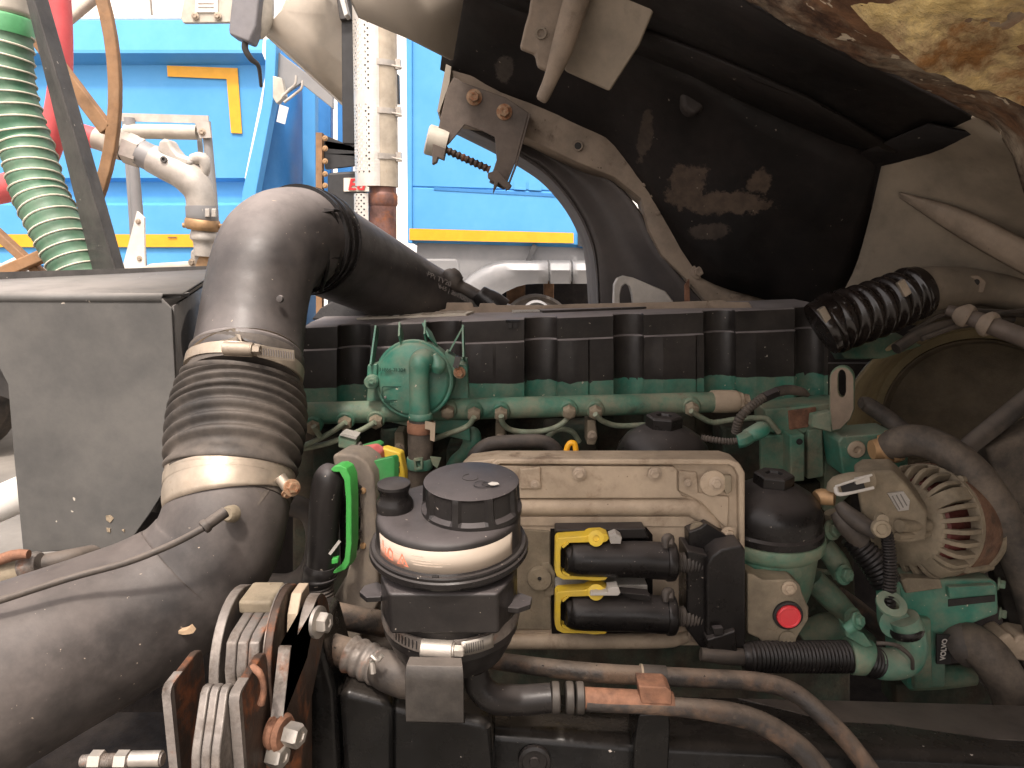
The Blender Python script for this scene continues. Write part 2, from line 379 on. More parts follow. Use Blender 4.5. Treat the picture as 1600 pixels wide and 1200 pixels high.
mat('stator_rust', (.11,.048,.028), .7, .2, var=.4, vs_=30, stain=((.05,.03,.02), .6, 40, .1), dust=((.26,.2,.13), .35, 30), bump=(.6, 260))
mat('switch_grey', (.17,.165,.175), .55, var=.1, dust=((.3,.27,.24), .2, 5), bump=None)
mat('print_green', (.006,.045,.03), .6, var=.1, bump=None)
mat('line_green', (.16,.21,.15), .5, var=.4, vs_=40, dust=((.36,.30,.21), .6, 30), bump=(.2, 200))
mat('dry_mud', (.24,.19,.13), .9, var=.4, vs_=80)
W_ = (.085,.06,.043)
mat('worn_liner', (.0045,.0034,.0034), .6, spec=.3, var=.5, vs_=6, dust=((.05,.036,.03), .28, 4), speck=((.2,.17,.14), .012, 70), bump=(.3, 30, .006),
    spots=[(P(1135,318,1.86), (.115,.4,.036), W_), (P(1078,290,1.87), (.05,.4,.07), W_), (P(1180,285,1.85), (.03,.4,.035), W_), (P(1112,362,1.88), (.055,.4,.028), (.05,.038,.03)), (P(1008,212,1.9), (.02,.4,.07), (.06,.045,.034)), (P(790,105,1.93), (.03,.4,.035), (.06,.05,.042))])
# ================================================================== yard, building, blue tippers
bm = nb(); loft(bm, [[V(-60,-40,0), V(60,-40,0)], [V(-60,80,0), V(60,80,0)]]); struct('ground', bm, M['concrete'], ang=0)
t = thing('warehouse', V(0, 16, 0), 'white panelled warehouse wall far behind the blue tipper bodies', 'building')
for k in range(8):
    bm = nb(); x0 = -14 + k*3.4
    box(bm, V(x0+1.7, 16, 4.5), (3.36, .2, 9)); part('wall_panel', bm, M['white_wall'], t, bev=.02)
bm = nb(); box(bm, V(-.4, 16.2, 4.4), (27.4, .15, 8.9)); part('backing_wall', bm, M['dark_steel'], t)
bm = nb(); box(bm, V(-.4, 15.98, 9.06), (27.5, .4, .12)); part('coping', bm, M['silver_paint'], t)

# ---- left blue tipper body
Y0 = 5.5
t = thing('tipper_trailer', V(P(200,400,Y0).x, Y0, 0), 'bright blue tipper body with yellow corner tape behind the hose reel', 'tipper trailer')
def side(u, prof, Y): return [P(u, v, Y) + V(0, -o, 0) for v, o in prof]
prof = [(30,-.12),(32,.02),(36,.06),(84,.11),(89,.11),(99,.03),(102,0),(278,0),(283,-.07),(316,-.07),(321,.02),(414,.02),(420,-.1),(600,-.1)]
bm = nb(); loft(bm, [side(-260, prof, Y0), [P(min(418, 420-(v-90)*.2), v, Y0)+V(0,-o,0) for v, o in prof]]); part('side_panel', bm, M['blue_paint'], t, ang=0)
bm = nb(); loft(bm, [side(u, [(26,-.2),(26,.03),(33,.03)], Y0) for u in (-260, 395)]); part('top_rail', bm, M['white_metal'], t, solid=.02)
def tape(poly, Y, n='tape', m='yellow_tape', par=None, off=.012):
    bm = nb(); prism(bm, [p + V(0,-off,0) for p in PP(poly, Y)], V(0,.006,0)); return part(n, bm, M[m], par, ang=0)
tape([(262,103),(372,107),(379,209),(362,208),(355,124),(263,120)], Y0, par=t)
tape([(-200,366),(390,366),(390,386),(-200,386)], Y0-.03, 'reflective_stripe', par=t)
bm = nb(); prism(bm, PP([(262,370),(276,370),(276,372),(262,372)], Y0-.05), V(0,.002,0)); part('stripe_mark', bm, M['bare_rust'], t, ang=0)
# corner post and end wall
bm = nb(); prism(bm, [P(415,60,5.4), P(432,60,5.36), P(428,150,5.36), P(400,300,5.36), P(394,420,5.36), P(372,420,5.4), P(378,300,5.4), P(412,150,5.4)], V(0,.12,0)); part('corner_post', bm, M['blue_paint'], t, bev=.01)
bm = nb(); loft(bm, [[P(425,40,5.5), P(405,200,5.5), P(385,600,5.5)], [P(490,60,6.3), P(490,250,6.3), P(490,600,6.3)]]); part('end_wall', bm, M['blue_shaded'], t, solid=.03)
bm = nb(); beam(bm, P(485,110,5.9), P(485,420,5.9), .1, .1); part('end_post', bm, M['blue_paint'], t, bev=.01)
bm = nb(); box(bm, P(482,122,5.88), (.13,.12,.02)); part('post_cap', bm, M['blue_shaded'], t)
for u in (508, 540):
    bm = nb(); beam(bm, P(u,135,6.6), P(u,420,6.6), .12, .1); part('end_post', bm, M['blue_shaded'], t, bev=.01)
bm = nb(); prism(bm, PP([(420,70),(520,145),(520,170),(470,130),(440,150),(430,130)],5.42), V(0,.04,0)); part('gusset', bm, M['silver_paint'], t, bev=.004)
bm = nb(); prism(bm, PP([(426,118),(440,122),(446,150),(432,162),(426,152)],5.3), V(0,.06,0)); part('latch_plate', bm, M['cream_metal'], t, bev=.005)
bm = nb()
for a in ([(440,152,5.28,2),(452,140,5.28,2),(461,132,5.27,2),(463,118,5.27,2)], [(444,160,5.26,2),(462,146,5.26,2),(471,138,5.25,2),(473,126,5.25,2)]): tube(bm, a, 8, 4)
part('latch_hook', bm, M['galva'], t)
bm = nb(); prism(bm, PP([(437,163),(451,168),(445,194),(432,190)],5.24), V(0,.006,0)); tg = part('paper_tag', bm, M['white_metal'], t, ang=0)
# chassis under it
bm = nb(); box(bm, V(P(150,500,6.1).x, 6.2, .75), (6.4, .9, .25)); part('chassis_rail', bm, M['dark_steel'], t)
for xx in (-4.6, -3.2, -1.6):
    bm = nb(); lathe(bm, V(xx, 5.75, .52), V(0,1,0), [(.2,0),(.3,.02),(.5,0),(.52,.05),(.52,.25),(.5,.3),(0,.3)], seg=32); part('wheel', bm, M['rubber'], t)

# ---- right blue tipper with silver mudguard
Y1 = 6.0
t = thing('tipper_truck', V(P(780,400,Y1).x, Y1, 0), 'blue tipper with yellow bottom stripe and silver mudguard seen over the engine', 'tipper truck')
prof = [(-120,0),(290,0),(292,-.012),(294,0),(374,0),(380,-.06),(384,-.3)]
bm = nb(); loft(bm, [[P(643,v,Y1)+V(0,-o,0) for v,o in prof], [P(903,v+8*(v>250),Y1)+V(0,-o,0) for v,o in prof]]); part('side_panel', bm, M['blue_paint'], t, ang=0)
bm = nb(); prism(bm, PP([(633,-120),(644,-120),(644,381),(637,380)],Y1-.03), V(0,.4,0)); part('corner_post', bm, M['blue_paint'], t, bev=.01)
bm = nb(); prism(bm, PP([(899,-120),(930,-120),(930,392),(899,386)],Y1+.03), V(0,.3,0)); part('rear_post', bm, M['blue_shaded'], t, bev=.01)
bm = nb(); prism(bm, PP([(903,358),(960,362),(960,388),(903,385)],Y1-.03), V(0,.08,0)); part('tail_bracket', bm, M['black_box'], t)
tape([(640,357),(896,364),(896,380),(640,375)], Y1-.02, 'reflective_stripe', par=t)
tape([(678,292),(873,303),(873,308),(678,297)], Y1, 'seam_rib', 'blue_shaded', t, .005)
for a in ([(803,283),(822,283),(822,297),(803,296)], [(826,284),(846,285),(846,298),(826,297)]): tape(a, Y1, 'rivet_plate', 'blue_paint', t, .012)
bm = nb(); prism(bm, PP([(652,376),(985,380),(985,440),(800,440),(740,475),(700,560),(640,560)],Y1+.05), V(0,.1,0)); part('side_skirt', bm, M['silver_paint'], t, bev=.01)
bm = nb(); prism(bm, PP([(655,404),(713,404),(717,410),(722,480),(655,480)],Y1+.03), V(0,.06,0)); part('hatch_cover', bm, M['silver_paint'], t, bev=.02, seg=3)
def arc(u0, u1, nn=10):
    def top(u): return 411 + max(0, (795-u)/105)**2.1*75
    def bot(u): return 440 + max(0, (835-u)/90)**2.0*50
    us = [u0+(u1-u0)*k/nn for k in range(nn+1)]
    return [[P(u, top(u), Y1-.12)+V(0,.12,0) for u in us], [P(u, top(u)+4, Y1-.16) for u in us], [P(u, top(u)+11, Y1-.18) for u in us], [P(u, (top(u)+bot(u))/2+3, Y1-.16) for u in us], [P(u, bot(u), Y1-.14) for u in us], [P(u, bot(u), Y1-.02)+V(0,.1,0) for u in us]]
for a in ((690,856),(859,892),(895,990)):
    bm = nb(); loft(bm, arc(*a)); part('mudguard', bm, M['silver_paint'], t, solid=.02, ang=50)
bm = nb(); beam(bm, P(836,383,Y1-.0), P(824,410,Y1-.02), .04, .03); part('strap', bm, M['black_box'], t)
for u, wd in ((806,30),(857,16)):
    bm = nb(); box(bm, P(u,480,Y1+.35), (wd*S(Y1), .12, .6)); part('wooden_chock', bm, M['wood'], t, bev=.01)
bm = nb(); box(bm, P(860,500,Y1+1.0), (2.4, .2, 1.1)); part('chassis_rail', bm, M['shade_grime'], t)
bm = nb(); lathe(bm, P(838,520,Y1+.0), V(0,1,0), [(.2,0),(.26,.02),(.29,0),(.31,.05),(.3,.25),(0,.25)], seg=40); part('wheel', bm, M['rubber'], t)
bm = nb(); lathe(bm, P(838,492,Y1-.2), V(0,1,0), [(.085,0),(.10,-.02),(.115,0),(.115,.03)], seg=28, a0=-110, a1=290); part('tank_rim', bm, M['silver_paint'], t, solid=.01)

# ---- exhaust stack with perforated shield
YE = 4.0
t = thing('exhaust_stack', V(P(595,300,YE).x, YE, 1.0), 'upright exhaust stack with perforated heat shield and three clamps', 'exhaust')
bm = nb(); a, b_ = P(597,300,YE), P(592,-140,YE); up = (b_-a).normalized(); s = S(YE)
cyl(bm, P(598,292,YE), b_, 23*s, 32); part('pipe', bm, M['exhaust'], t)
bm = nb(); cyl(bm, P(605,1200,YE), P(598,291,YE), 20*s, 28); lathe(bm, P(598,290,YE), up, [(20*s,-30*s),(22*s,-26*s),(22*s,-14*s),(20*s,-10*s)], seg=28); part('lower_pipe', bm, M['burnt'], t)
def shield(v0, v1, u, rpx, a0, a1, nc, holes):
    bm = nb(); c0 = P(u, v0, YE); c1 = P(u-(v0-v1)*.012, v1, YE); rad = rpx*s; Ln = (c1-c0).length
    cw = R(a1-a0)*rad/nc; nr = int(Ln/cw)
    def pt(i, j):
        th = R(a0 + (a1-a0)*i/nc); q = c0.lerp(c1, j/nr)
        return q + V(math.cos(th)*rad, math.sin(th)*rad, 0)
    cache = {}
    def vt(i, j):
        k = (round(i*1000), round(j*1000))
        if k not in cache: cache[k] = bm.verts.new(pt(i, j))
        return cache[k]
    for j in range(nr):
        for i in range(nc):
            oi = 0
            if holes(i, j, nr, nc):
                o8 = [(0,0),(.5,0),(1,0),(1,.5),(1,1),(.5,1),(0,1),(0,.5)]
                O = [vt(i+x, j+y) for x, y in o8]
                I = [bm.verts.new(pt(i+.5+.36*math.cos(math.pi*(1.25+k*.25)), j+.5+.36*math.sin(math.pi*(1.25+k*.25)))) for k in range(8)]
                for k in range(8): bm.faces.new((O[k], O[(k+1)%8], I[(k+1)%8], I[k]))
            else:
                O = [vt(i+x, j+y) for x, y in ((0,0),(.5,0),(1,0),(1,.5),(1,1),(.5,1),(0,1),(0,.5))]
                bm.faces.new(O)
    return bm
hf = lambda i, j, nr, nc: (i+j) % 2 == 0 and 1 <= i < nc-3 and (j % 26) not in (0,1,2,3)
part('heat_shield', shield(292, -130, 584, 27, 170, 300, 14, hf), M['perforated'], t, ang=0, solid=.003)
part('lower_shield', shield(700, 303, 577, 18, 170, 290, 9, lambda i,j,nr,nc: (i+j)%2==0 and 1<=i<nc-1 and j>nr-22), M['perforated'], t, ang=0, solid=.003)
for v in (102, 176, 246):
    bm = nb(); c = P(597-(292-v)*.011, v, YE); lathe(bm, c, up, [(23*s,-4*s),(25*s,-4*s),(25*s,4*s),(23*s,4*s)], seg=32)
    box(bm, c+V(26*s,-.02,0), (8*s,.03,13*s)); tube(bm, [(612,v,YE-.08,1.6),(628,v+4,YE-.08,1.6)], 8, 2); part('pipe_clamp', bm, M['zinc'], t)
bm = nb(); box(bm, P(622,140,YE+.05), (4*s,.05,.14)); part('hanger', bm, M['dark_steel'], t)

# ---- steel chute, lamp, mast
t = thing('chute', P(470,0,4.5), 'pale folded steel chute sloping down to the right above the blue tippers', 'chute')
CR = [((412,50,4.2),(548,174,4.6)),((424,34,4.12),(548,150,4.5)),((440,15,4.1),(548,112,4.45)),((462,-40,4.1),(548,30,4.4)),((500,-110,4.3),(548,-40,4.6))]
rows = [[P(*x), P(*y)] for x, y in CR]
bm = nb(); loft(bm, rows); part('trough', bm, M['chute_steel'], t, solid=.012, ang=12)
bm = nb(); beam(bm, rows[0][0]+V(0,-.01,0), rows[0][1]+V(0,-.01,0), .014, .02); part('edge_bead', bm, M['white_metal'], t)
bm = nb(); prism(bm, PP([(505,-30,4.3),(520,-30,4.3),(548,20,4.37),(548,45,4.37)]), V(0,.03,0)); part('stiffener', bm, M['cream_metal'], t)
bm = nb(); tube(bm, [(400,-60,4.1,20),(408,10,4.1,20),(404,40,4.1,17),(400,56,4.12,11)], 20, 6); part('end_mount', bm, M['cream_metal'], t)
t = thing('mounting_plate', P(320,10,4.3), 'cream bracket plate with white label and two bolts at the top edge', 'bracket')
bm = nb(); pprism(bm, [(297,-60),(370,-60),(364,35),(286,36),(282,28)], 4.3, .03); part('plate', bm, M['cream_metal'], t, bev=.006)
bm = nb(); pprism(bm, [(305,-40),(340,-40),(340,19),(305,19)], 4.292, .006); part('label', bm, M['white_metal'], t)
for v in (4, 10): 
    bm = nb(); pprism(bm, [(309,v),(334,v),(334,v+1),(309,v+1)], 4.288, .003); part('label_line', bm, M['print_faint'], t)
for u in (305, 340): bolt(t, u, 25, 4.29, 4)
t = thing('junction_box', P(380,30,4.0), 'grey tapered switch box with cable beneath the chute end', 'switch box')
bm = nb(); prism(bm, PP([(368,-60),(412,-60),(400,40),(389,66),(358,54),(357,45)], 3.98), V(0,.12,0)); part('housing', bm, M['switch_grey'], t, bev=.012, seg=3)
bm = nb(); tube(bm, [(384,62,4.03,5),(383,76,4.03,5),(392,92,4.05,4.5),(404,104,4.1,3.5),(408,135,4.2,2.5)], 10, 6); part('cable', bm, M['dark_steel'], t)
t = tag(None or bpy.data.objects.new('mast', None), 'black upright mast between chute and exhaust stack', 'mast'); COL.objects.link(t); t.location = P(547,226,4.25); WL[t] = P(547,226,4.25)
bm = nb(); beam(bm, P(547,226,4.25), P(545,-80,4.25), 18*S(4.25), .08); part('post', bm, M['black_box'], t, bev=.006)
bm = nb(); beam(bm, P(533,-20,4.2), P(541,32,4.2), 16*S(4.25), .05); part('stay', bm, M['dark_steel'], t, bev=.006)
t = thing('equipment_cabinet', P(540,330,4.35), 'black cabinet with cream sign and red lettering beside the exhaust stack', 'cabinet')
bm = nb(); pprism(bm, [(511,270),(572,266),(572,560),(511,560)], 4.33, .4); part('cabinet', bm, M['black_box'], t, bev=.015)
bm = nb(); pprism(bm, [(537,278),(580,277),(580,299),(537,299)], 4.322, .004); part('sign', bm, M['sign_cream'], t)
text('sign_lettering', 'Ed', P(556,289,4.316), (1,0,0), (0,0,1), .088, M['sign_red'], t, .002, .25, 1.1, .002)
t = thing('rusty_ladder_rail', P(500,300,4.4), 'rusty bolted rail with black cross arms left of the exhaust', 'rail')
bm = nb(); beam(bm, P(500,500,4.4), P(500,208,4.4), 9*S(4.4), .05); part('rail', bm, M['rust_wheel'], t)
for v in (216, 232, 252, 272, 290): bolt(t, 508, v, 4.36, 3, mat=M['brass'])
for a in ([(505,210),(558,232),(558,244),(505,240)], [(505,240),(558,240),(558,258),(508,264)], [(508,220),(556,228),(556,236),(508,232)]):
    bm = nb(); pprism(bm, a, 4.42, .05); part('cross_arm', bm, M['black_box'], t)

# ---- silver frame with roller
t = thing('roller_frame', P(265,420,3.0), 'silver tube frame with a roller standing behind the grey filling elbow', 'frame'); s3 = S(3.0)
for a in ([(202,184,3.0,8),(215,330,3.0,8),(222,440,3.0,9)], [(196,190,3.12,5),(206,330,3.12,5),(212,440,3.12,5)], [(322,190,3.0,7),(334,330,3.0,7),(340,440,3.0,7)], [(308,186,3.08,4),(314,250,3.08,4),(320,440,3.08,4)]):
    bm = nb(); tube(bm, a, 16, 4); part('upright', bm, M['silver_paint'], t)
bm = nb(); beam(bm, P(188,183,3.02), P(326,187,3.02), .03, .006); part('top_bar', bm, M['galva'], t)
bm = nb(); cyl(bm, P(197,205,3.0), P(309,207,3.0), 10.5*s3, 24); cyl(bm, P(190,205,3.0), P(322,207,3.0), 4*s3, 12); part('roller', bm, M['cream_metal'], t)
bm = nb(); pprism(bm, [(304,188),(326,190),(330,215),(312,216)], 2.97, .012); part('bracket', bm, M['galva'], t); bolt(t, 316, 206, 2.97, 4)
bm = nb(); pprism(bm, [(214,330),(225,340),(226,430),(188,430)], 2.97, .012); part('gusset', bm, M['white_metal'], t); bolt(t, 216, 346, 2.97, 3); bolt(t, 218, 404, 2.97, 3)
t = thing('machine_base', P(260,420,2.95), 'weathered cream machine base behind the big grey steel box', 'machine base')
bm = nb(); prism(bm, PP([(170,440),(232,412),(300,408),(360,415),(360,700),(170,700)], 2.85), V(0,.7,0)); part('casting', bm, M['cream_metal'], t, bev=.02, seg=3)

# ---- filling elbow
t = thing('filling_elbow', P(320,400,2.6), 'grey swivel elbow with brass collar on a rusty flange behind the reel', 'pipe elbow')
YB = 2.55
bm = nb(); tube(bm, [(150,216,YB,17),(166,221,YB,17.5),(178,224,YB,22),(196,230,YB,22),(197,231,YB,18),(205,234,YB,18)], 24, 3); part('hose_tail', bm, M['cream_metal'], t)
bm = nb(); tube(bm, [(198,231,YB,24),(206,234,YB,24),(213,237,YB,23),(221,240,YB,23)], 6, 2); part('hex_union', bm, M['galva'], t)
bm = nb(); tube(bm, [(219,239,YB,21),(240,249,YB,21)], 10, 2); part('sleeve', bm, M['silver_paint'], t)
bm = nb(); tube(bm, [(238,248,YB,22),(262,260,YB,23),(283,270,YB,24),(302,285,YB,25),(312,305,YB,22),(314,330,YB,21),(315,345,YB,20)], 24, 6); part('elbow', bm, M['galva'], t)
bm = nb(); prism(bm, PP([(244,238),(247,220),(254,216),(263,217),(268,228),(278,240),(296,246),(300,258),(280,262)], YB-.035), V(0,.07,0)); part('lever_lug', bm, M['galva'], t, bev=.012, seg=3)
bm = nb(); tube(bm, [(300,250,YB,9),(316,248,YB,10),(321,262,YB,8),(318,276,YB,6)], 12, 4); part('handle_boss', bm, M['galva'], t)
bm = nb(); plathe(bm, 257,250,YB-.045,(0,-1,.2), [(5,0),(5,4),(2.5,4),(2.5,1),(0,1)], seg=16); part('set_screw', bm, M['dark_steel'], t)
bm = nb(); tube(bm, [(314.5,322,YB,23),(315,328,YB,23.5),(316,340,YB,23.5),(316,344,YB,22)], 24, 2)
part('lock_ring', bm, M['silver_paint'], t)
for k in range(4):
    bm = nb(); u = 300+k*10; prism(bm, PP([(u,326),(u+7,326),(u+7,339),(u,339)], YB-.048+.004*abs(k-1.5)), V(0,.01,0)); part('ring_tab', bm, M['galva'], t, bev=.002)
bm = nb(); tube(bm, [(316,343,YB,24),(316,346,YB,26),(317,355,YB,26),(317,360,YB,23)], 24, 2); tube(bm, [(286,352,YB,4),(294,352,YB,3.5)], 10, 2); tube(bm, [(338,352,YB,3.5),(347,354,YB,4)], 10, 2); part('brass_collar', bm, M['brass'], t)
bm = nb(); tube(bm, [(317,358,YB,17),(318,366,YB,20),(319,374,YB,20),(319,380,YB,16),(319,400,YB,15)], 24, 3); part('nipple', bm, M['galva'], t)
bm = nb(); tube(bm, [(340,384,YB+.05,8),(336,392,YB+.05,21),(330,410,YB+.05,26),(326,440,YB+.05,27)], 24, 5); part('rusty_base', bm, M['brass'], t)
bm = nb(); pprism(bm, [(296,392),(306,386),(318,386),(318,440),(296,440)], YB+.0, .06); part('flange', bm, M['galva'], t, bev=.01); bolt(t, 300, 410, YB, 4)

# ---- red suction hose, reel wheel, green hose, posts
def single(name, bm, m, label, cat, group=None, **k): return tag(part(name, bm, M[m] if isinstance(m, str) else m, None, **k), label, cat, group)
bm = nb(); tube(bm, [(88,-70,2.3,17),(95,60,2.3,17),(92,150,2.3,17),(75,230,2.32,20),(40,280,2.34,22),(-20,300,2.36,22),(-120,310,2.4,22)], 20, 8); single('red_hose', bm, 'red_hose', 'pinkish red hose running down behind the dark grey slanting post', 'hose')
bm = nb(); tube(bm, [(40,185,2.62,17),(90,200,2.6,17),(130,211,2.56,16.5),(168,222,2.55,16)], 20, 6); single('red_hose', bm, 'red_hose', 'short red hose clamped into the grey swivel elbow', 'hose')
YR = 2.0
t = thing('hose_reel', P(-294,95,YR), 'rusty brown spoked hose reel wheel at the left edge', 'hose reel')
c = P(-294,95,YR); s = S(YR, 95)
def rrow(r, y): return [c + V(math.cos(R(a))*r*s, y, math.sin(R(a))*r*s) for a in range(0, 360, 4)]
for nm, ra, rb in (('rim', 464, 483),):
    bm = nb(); ringprism(bm, rrow(rb, -.015), rrow(ra, -.015), V(0,.02,0)); part(nm, bm, M['rust_wheel'], t, bev=.004, ang=30)
for a in (-13, -46, 25, 65, 105, 145, 185, 225, 262):
    d = V(math.cos(R(a)),0,math.sin(R(a))); dd = V(-d.z,0,d.x)
    p1 = c + d*464*s
    for off in ((0.0,) if a != -13 else (0.0,)):
        bm = nb(); q = c + d*60*s + dd*off
        if a == -13: q = P(20,10,YR)
        beam(bm, q, p1, .022 if a != -13 else .034, .03); part('spoke', bm, M['rust_wheel'], t, bev=.003)
bm = nb(); lathe(bm, c+V(0,-.05,0), V(0,1,0), [(0,0),(50*s,0),(62*s,.02),(62*s,.12),(0,.12)], seg=32); part('hub', bm, M['rust_wheel'], t)
bm = nb(); beam(bm, P(-60,455,1.98), P(72,398,1.98), .03, .04); part('foot_bar', bm, M['rust_wheel'], t, bev=.004)
G = [(8,-60,1.7,33),(10,40,1.7,34),(14,130,1.7,36),(28,190,1.7,37),(42,230,1.7,37.5),(61,300,1.68,38.5),(86,350,1.66,39),(124,425,1.64,39),(160,500,1.62,39)]
t = thing('ribbed_hose', P(20,40,1.7), 'thick green suction hose wound with pale wire at the left edge', 'hose')
GP = [(9,20,1.7,36)] + G[1:]
bm = nb(); corr(bm, [(11,52,1.7,35)]+G[2:], .0258, .0012, 28); part('hose_wall', bm, M['green_hose'], t)
bm = nb(); helix(bm, [(11,54,1.7,36.2)]+[(a,b,y,r+1.2) for a,b,y,r in G[2:]], .0258, .0021, n=24); part('spiral_wire', bm, M['hose_wire'], t)
bm = nb(); tube(bm, [(10,24,1.7,34),(10,27,1.7,36),(10.5,34,1.7,37),(11,46,1.7,37.5),(11,54,1.7,37)], 28, 3); part('end_cuff', bm, M['cuff_green'], t)
bm = nb(); tube(bm, [(8,-60,1.7,36),(9,10,1.7,36),(9.5,20,1.7,36),(10,26,1.7,32)], 28, 3); single('hose_spigot', bm, 'cream_metal', 'cream pipe end above the green ribbed hose', 'pipe')
t = thing('slanting_post', P(190,435,1.6), 'dark grey square steel post slanting in front of the hose reel', 'post')
top = PP([(38,-10,1.62),(50,-10,1.56),(73,-10,1.60),(66,-10,1.66)]); bot = PP([(153,460,1.60),(192,460,1.54),(207,460,1.58),(185,460,1.64)])
bm = nb(); loft(bm, [top+[top[0]], [p for p in bot]+[bot[0]]]); part('tube', bm, M['dark_steel'], t, bev=.003, ang=20)
bm = nb(); tube(bm, [(60,70,2.5,7),(110,30,2.5,7.5),(180,-30,2.5,8)], 16, 3); single('stay_tube', bm, 'cream_metal', 'cream diagonal stay tube near the top left corner', 'tube')
bm = nb(); tube(bm, [(-20,430,2.4,6),(30,405,2.4,5),(44,412,2.4,5),(60,400,2.4,4)], 10, 5); tube(bm, [(-20,415,2.45,5),(20,420,2.45,7),(70,430,2.45,4)], 10, 5)
single('tangled_straps', bm, 'white_metal', 'loose pale straps lying behind the reel at far left', 'straps')
bm = nb(); pprism(bm, [(-60,425),(95,418),(110,520),(-60,520)], 2.6, .3); single('cream_panel', bm, 'cream_metal', 'cream sheet panel behind the lower part of the reel wheel', 'panel')
# ================================================================== tilted bonnet (opens to the right)
t = HOOD = thing('bonnet', P(1290,470,2.0), 'tilted truck bonnet with black liner, rusty inside and beige frame above the engine', 'bonnet')
# far side wall + ceiling, black liner
r0 = PP([(690,106,2.02),(780,155,2.02),(870,190,2.02),(945,232,2.02),(1008,300,2.0),(1055,372,1.99),(1095,430,1.98),(1185,465,1.96),(1292,490,1.95)])
r1 = PP([(700,30,1.93),(800,70,1.92),(890,105,1.90),(970,140,1.88),(1060,190,1.86),(1130,260,1.86),(1190,330,1.86),(1260,370,1.87),(1330,420,1.90)])
r2 = PP([(715,-30,1.84),(810,8,1.82),(900,40,1.80),(990,75,1.77),(1080,110,1.74),(1160,150,1.73),(1240,185,1.73),(1310,215,1.74),(1385,238,1.76)])
r3 = PP([(730,-60,1.72),(830,-30,1.70),(920,5,1.68),(1010,38,1.64),(1100,72,1.60),(1180,105,1.58),(1260,140,1.58),(1330,180,1.60),(1400,222,1.68)])
r4 = PP([(790,-170,1.45),(900,-130,1.42),(1000,-90,1.40),(1090,-45,1.37),(1170,-2,1.34),(1240,40,1.33),(1330,85,1.34),(1430,130,1.38),(1525,178,1.45)])
bm = nb(); loft(bm, [r0, r1, r2]); 
bmesh.ops.subdivide_edges(bm, edges=bm.edges[:], cuts=3, use_grid_fill=True, smooth=.4)
for v in bm.verts: v.co += V(0, .006*math.sin(v.co.x*19+v.co.z*11), .004*math.sin(v.co.x*31))
part('side_liner', bm, M['worn_liner'], t, solid=.012, ang=60)
bm = nb(); loft(bm, [[p+V(0,-.012,-.004) for p in r2], [p+V(0,-.012,-.012) for p in r3]]); part('ledge', bm, M['hood_liner'], t, solid=.01, ang=60)
bm = nb(); loft(bm, [r3, r4]); bmesh.ops.subdivide_edges(bm, edges=bm.edges[:], cuts=2, use_grid_fill=True); part('ceiling_liner', bm, M['hood_liner'], t, solid=.012, ang=50)
bm = nb(); loft(bm, [[p+V(0,-.02,0) for p in PP([(1150,100,1.60),(1152,112,1.60),(1170,128,1.60)])], [p+V(0,-.02,0) for p in PP([(1280,155,1.60),(1282,168,1.60),(1300,180,1.60)])]]); part('ledge_flap', bm, M['hood_liner'], t, solid=.006)
# right inner panel
a = PP([(1290,500,1.94),(1334,424,1.88),(1360,340,1.82),(1386,240,1.74),(1410,222,1.68),(1526,176,1.44)])
b_ = PP([(1400,505,1.86),(1430,420,1.80),(1450,345,1.74),(1470,270,1.66),(1490,240,1.60),(1560,200,1.42)])
c_ = PP([(1700,505,1.67),(1690,400,1.60),(1680,330,1.52),(1660,280,1.45),(1640,250,1.41),(1600,215,1.36)])
bm = nb(); loft(bm, dense([a, b_, c_], 4, 5)); part('inner_panel', bm, M['hood_inner'], t, solid=.01, ang=60)
bm = nb(); ra = PP([(1405,300,1.74),(1500,325,1.64),(1600,372,1.57),(1680,405,1.53)]); rb = PP([(1404,304,1.74),(1500,350,1.625),(1600,402,1.555),(1680,440,1.515)]); rc = PP([(1405,309,1.745),(1500,373,1.65),(1600,430,1.585),(1680,470,1.55)])
loft(bm, dense([ra, [x*.5+y*.5+V(0,-.007,0) for x,y in zip(ra,rb)], [x*.5+y*.5+V(0,-.007,0) for x,y in zip(rb,rc)], rc], 4, 3)); part('stiffening_rib', bm, M['hood_frame'], t, solid=.006, ang=70)
# rusty front panel and foam
q0 = [p+V(0,-.012,0) for p in r4[3:]]
q0 = q0 + PP([(1580,225,1.40),(1610,310,1.36)])
q1 = PP([(1180,-60,1.22),(1260,0,1.20),(1340,45,1.19),(1430,85,1.20),(1520,120,1.24),(1580,155,1.25),(1630,210,1.26),(1680,300,1.26)])
q2 = PP([(1230,-160,1.02),(1330,-80,1.0),(1430,-30,.99),(1520,20,1.0),(1600,60,1.02),(1680,110,1.04),(1740,180,1.06),(1800,300,1.08)])
q3 = [p + V(-.05,-.35,.12) for p in q2]; q4 = [p + V(-.15,-.5,.0) for p in q3]
n_ = len(q0)
bm = nb(); g = dense([q0, q1, q2, q3, q4], 8, 8); loft(bm, g)
from mathutils import noise as mn
for v in bm.verts: v.co += V(0,-.35,-.9)*(.007*mn.noise(v.co*30)+.004*mn.noise(v.co*70))
part('rusty_panel', bm, M['rust_panel'], t, solid=.008, ang=70)
f0 = PP([(1285,-50,1.12),(1365,30,1.10),(1440,88,1.10),(1530,120,1.11),(1660,170,1.12)]); f1 = PP([(1330,-90,1.03),(1430,-30,1.01),(1510,15,1.015),(1590,50,1.03),(1690,90,1.05)]); f2 = [p+V(-.03,-.22,.06) for p in f1]
bm = nb(); loft(bm, dense([f0, f1, f2], 14, 14))
for v in bm.verts: v.co += V(0,-.4,-.9)*(.006*mn.noise(v.co*22)+.005*mn.noise(v.co*55)+.003*mn.noise(v.co*130)) + V(0,-.014,-.020)
part('foam_padding', bm, M['foam'], t, ang=80)
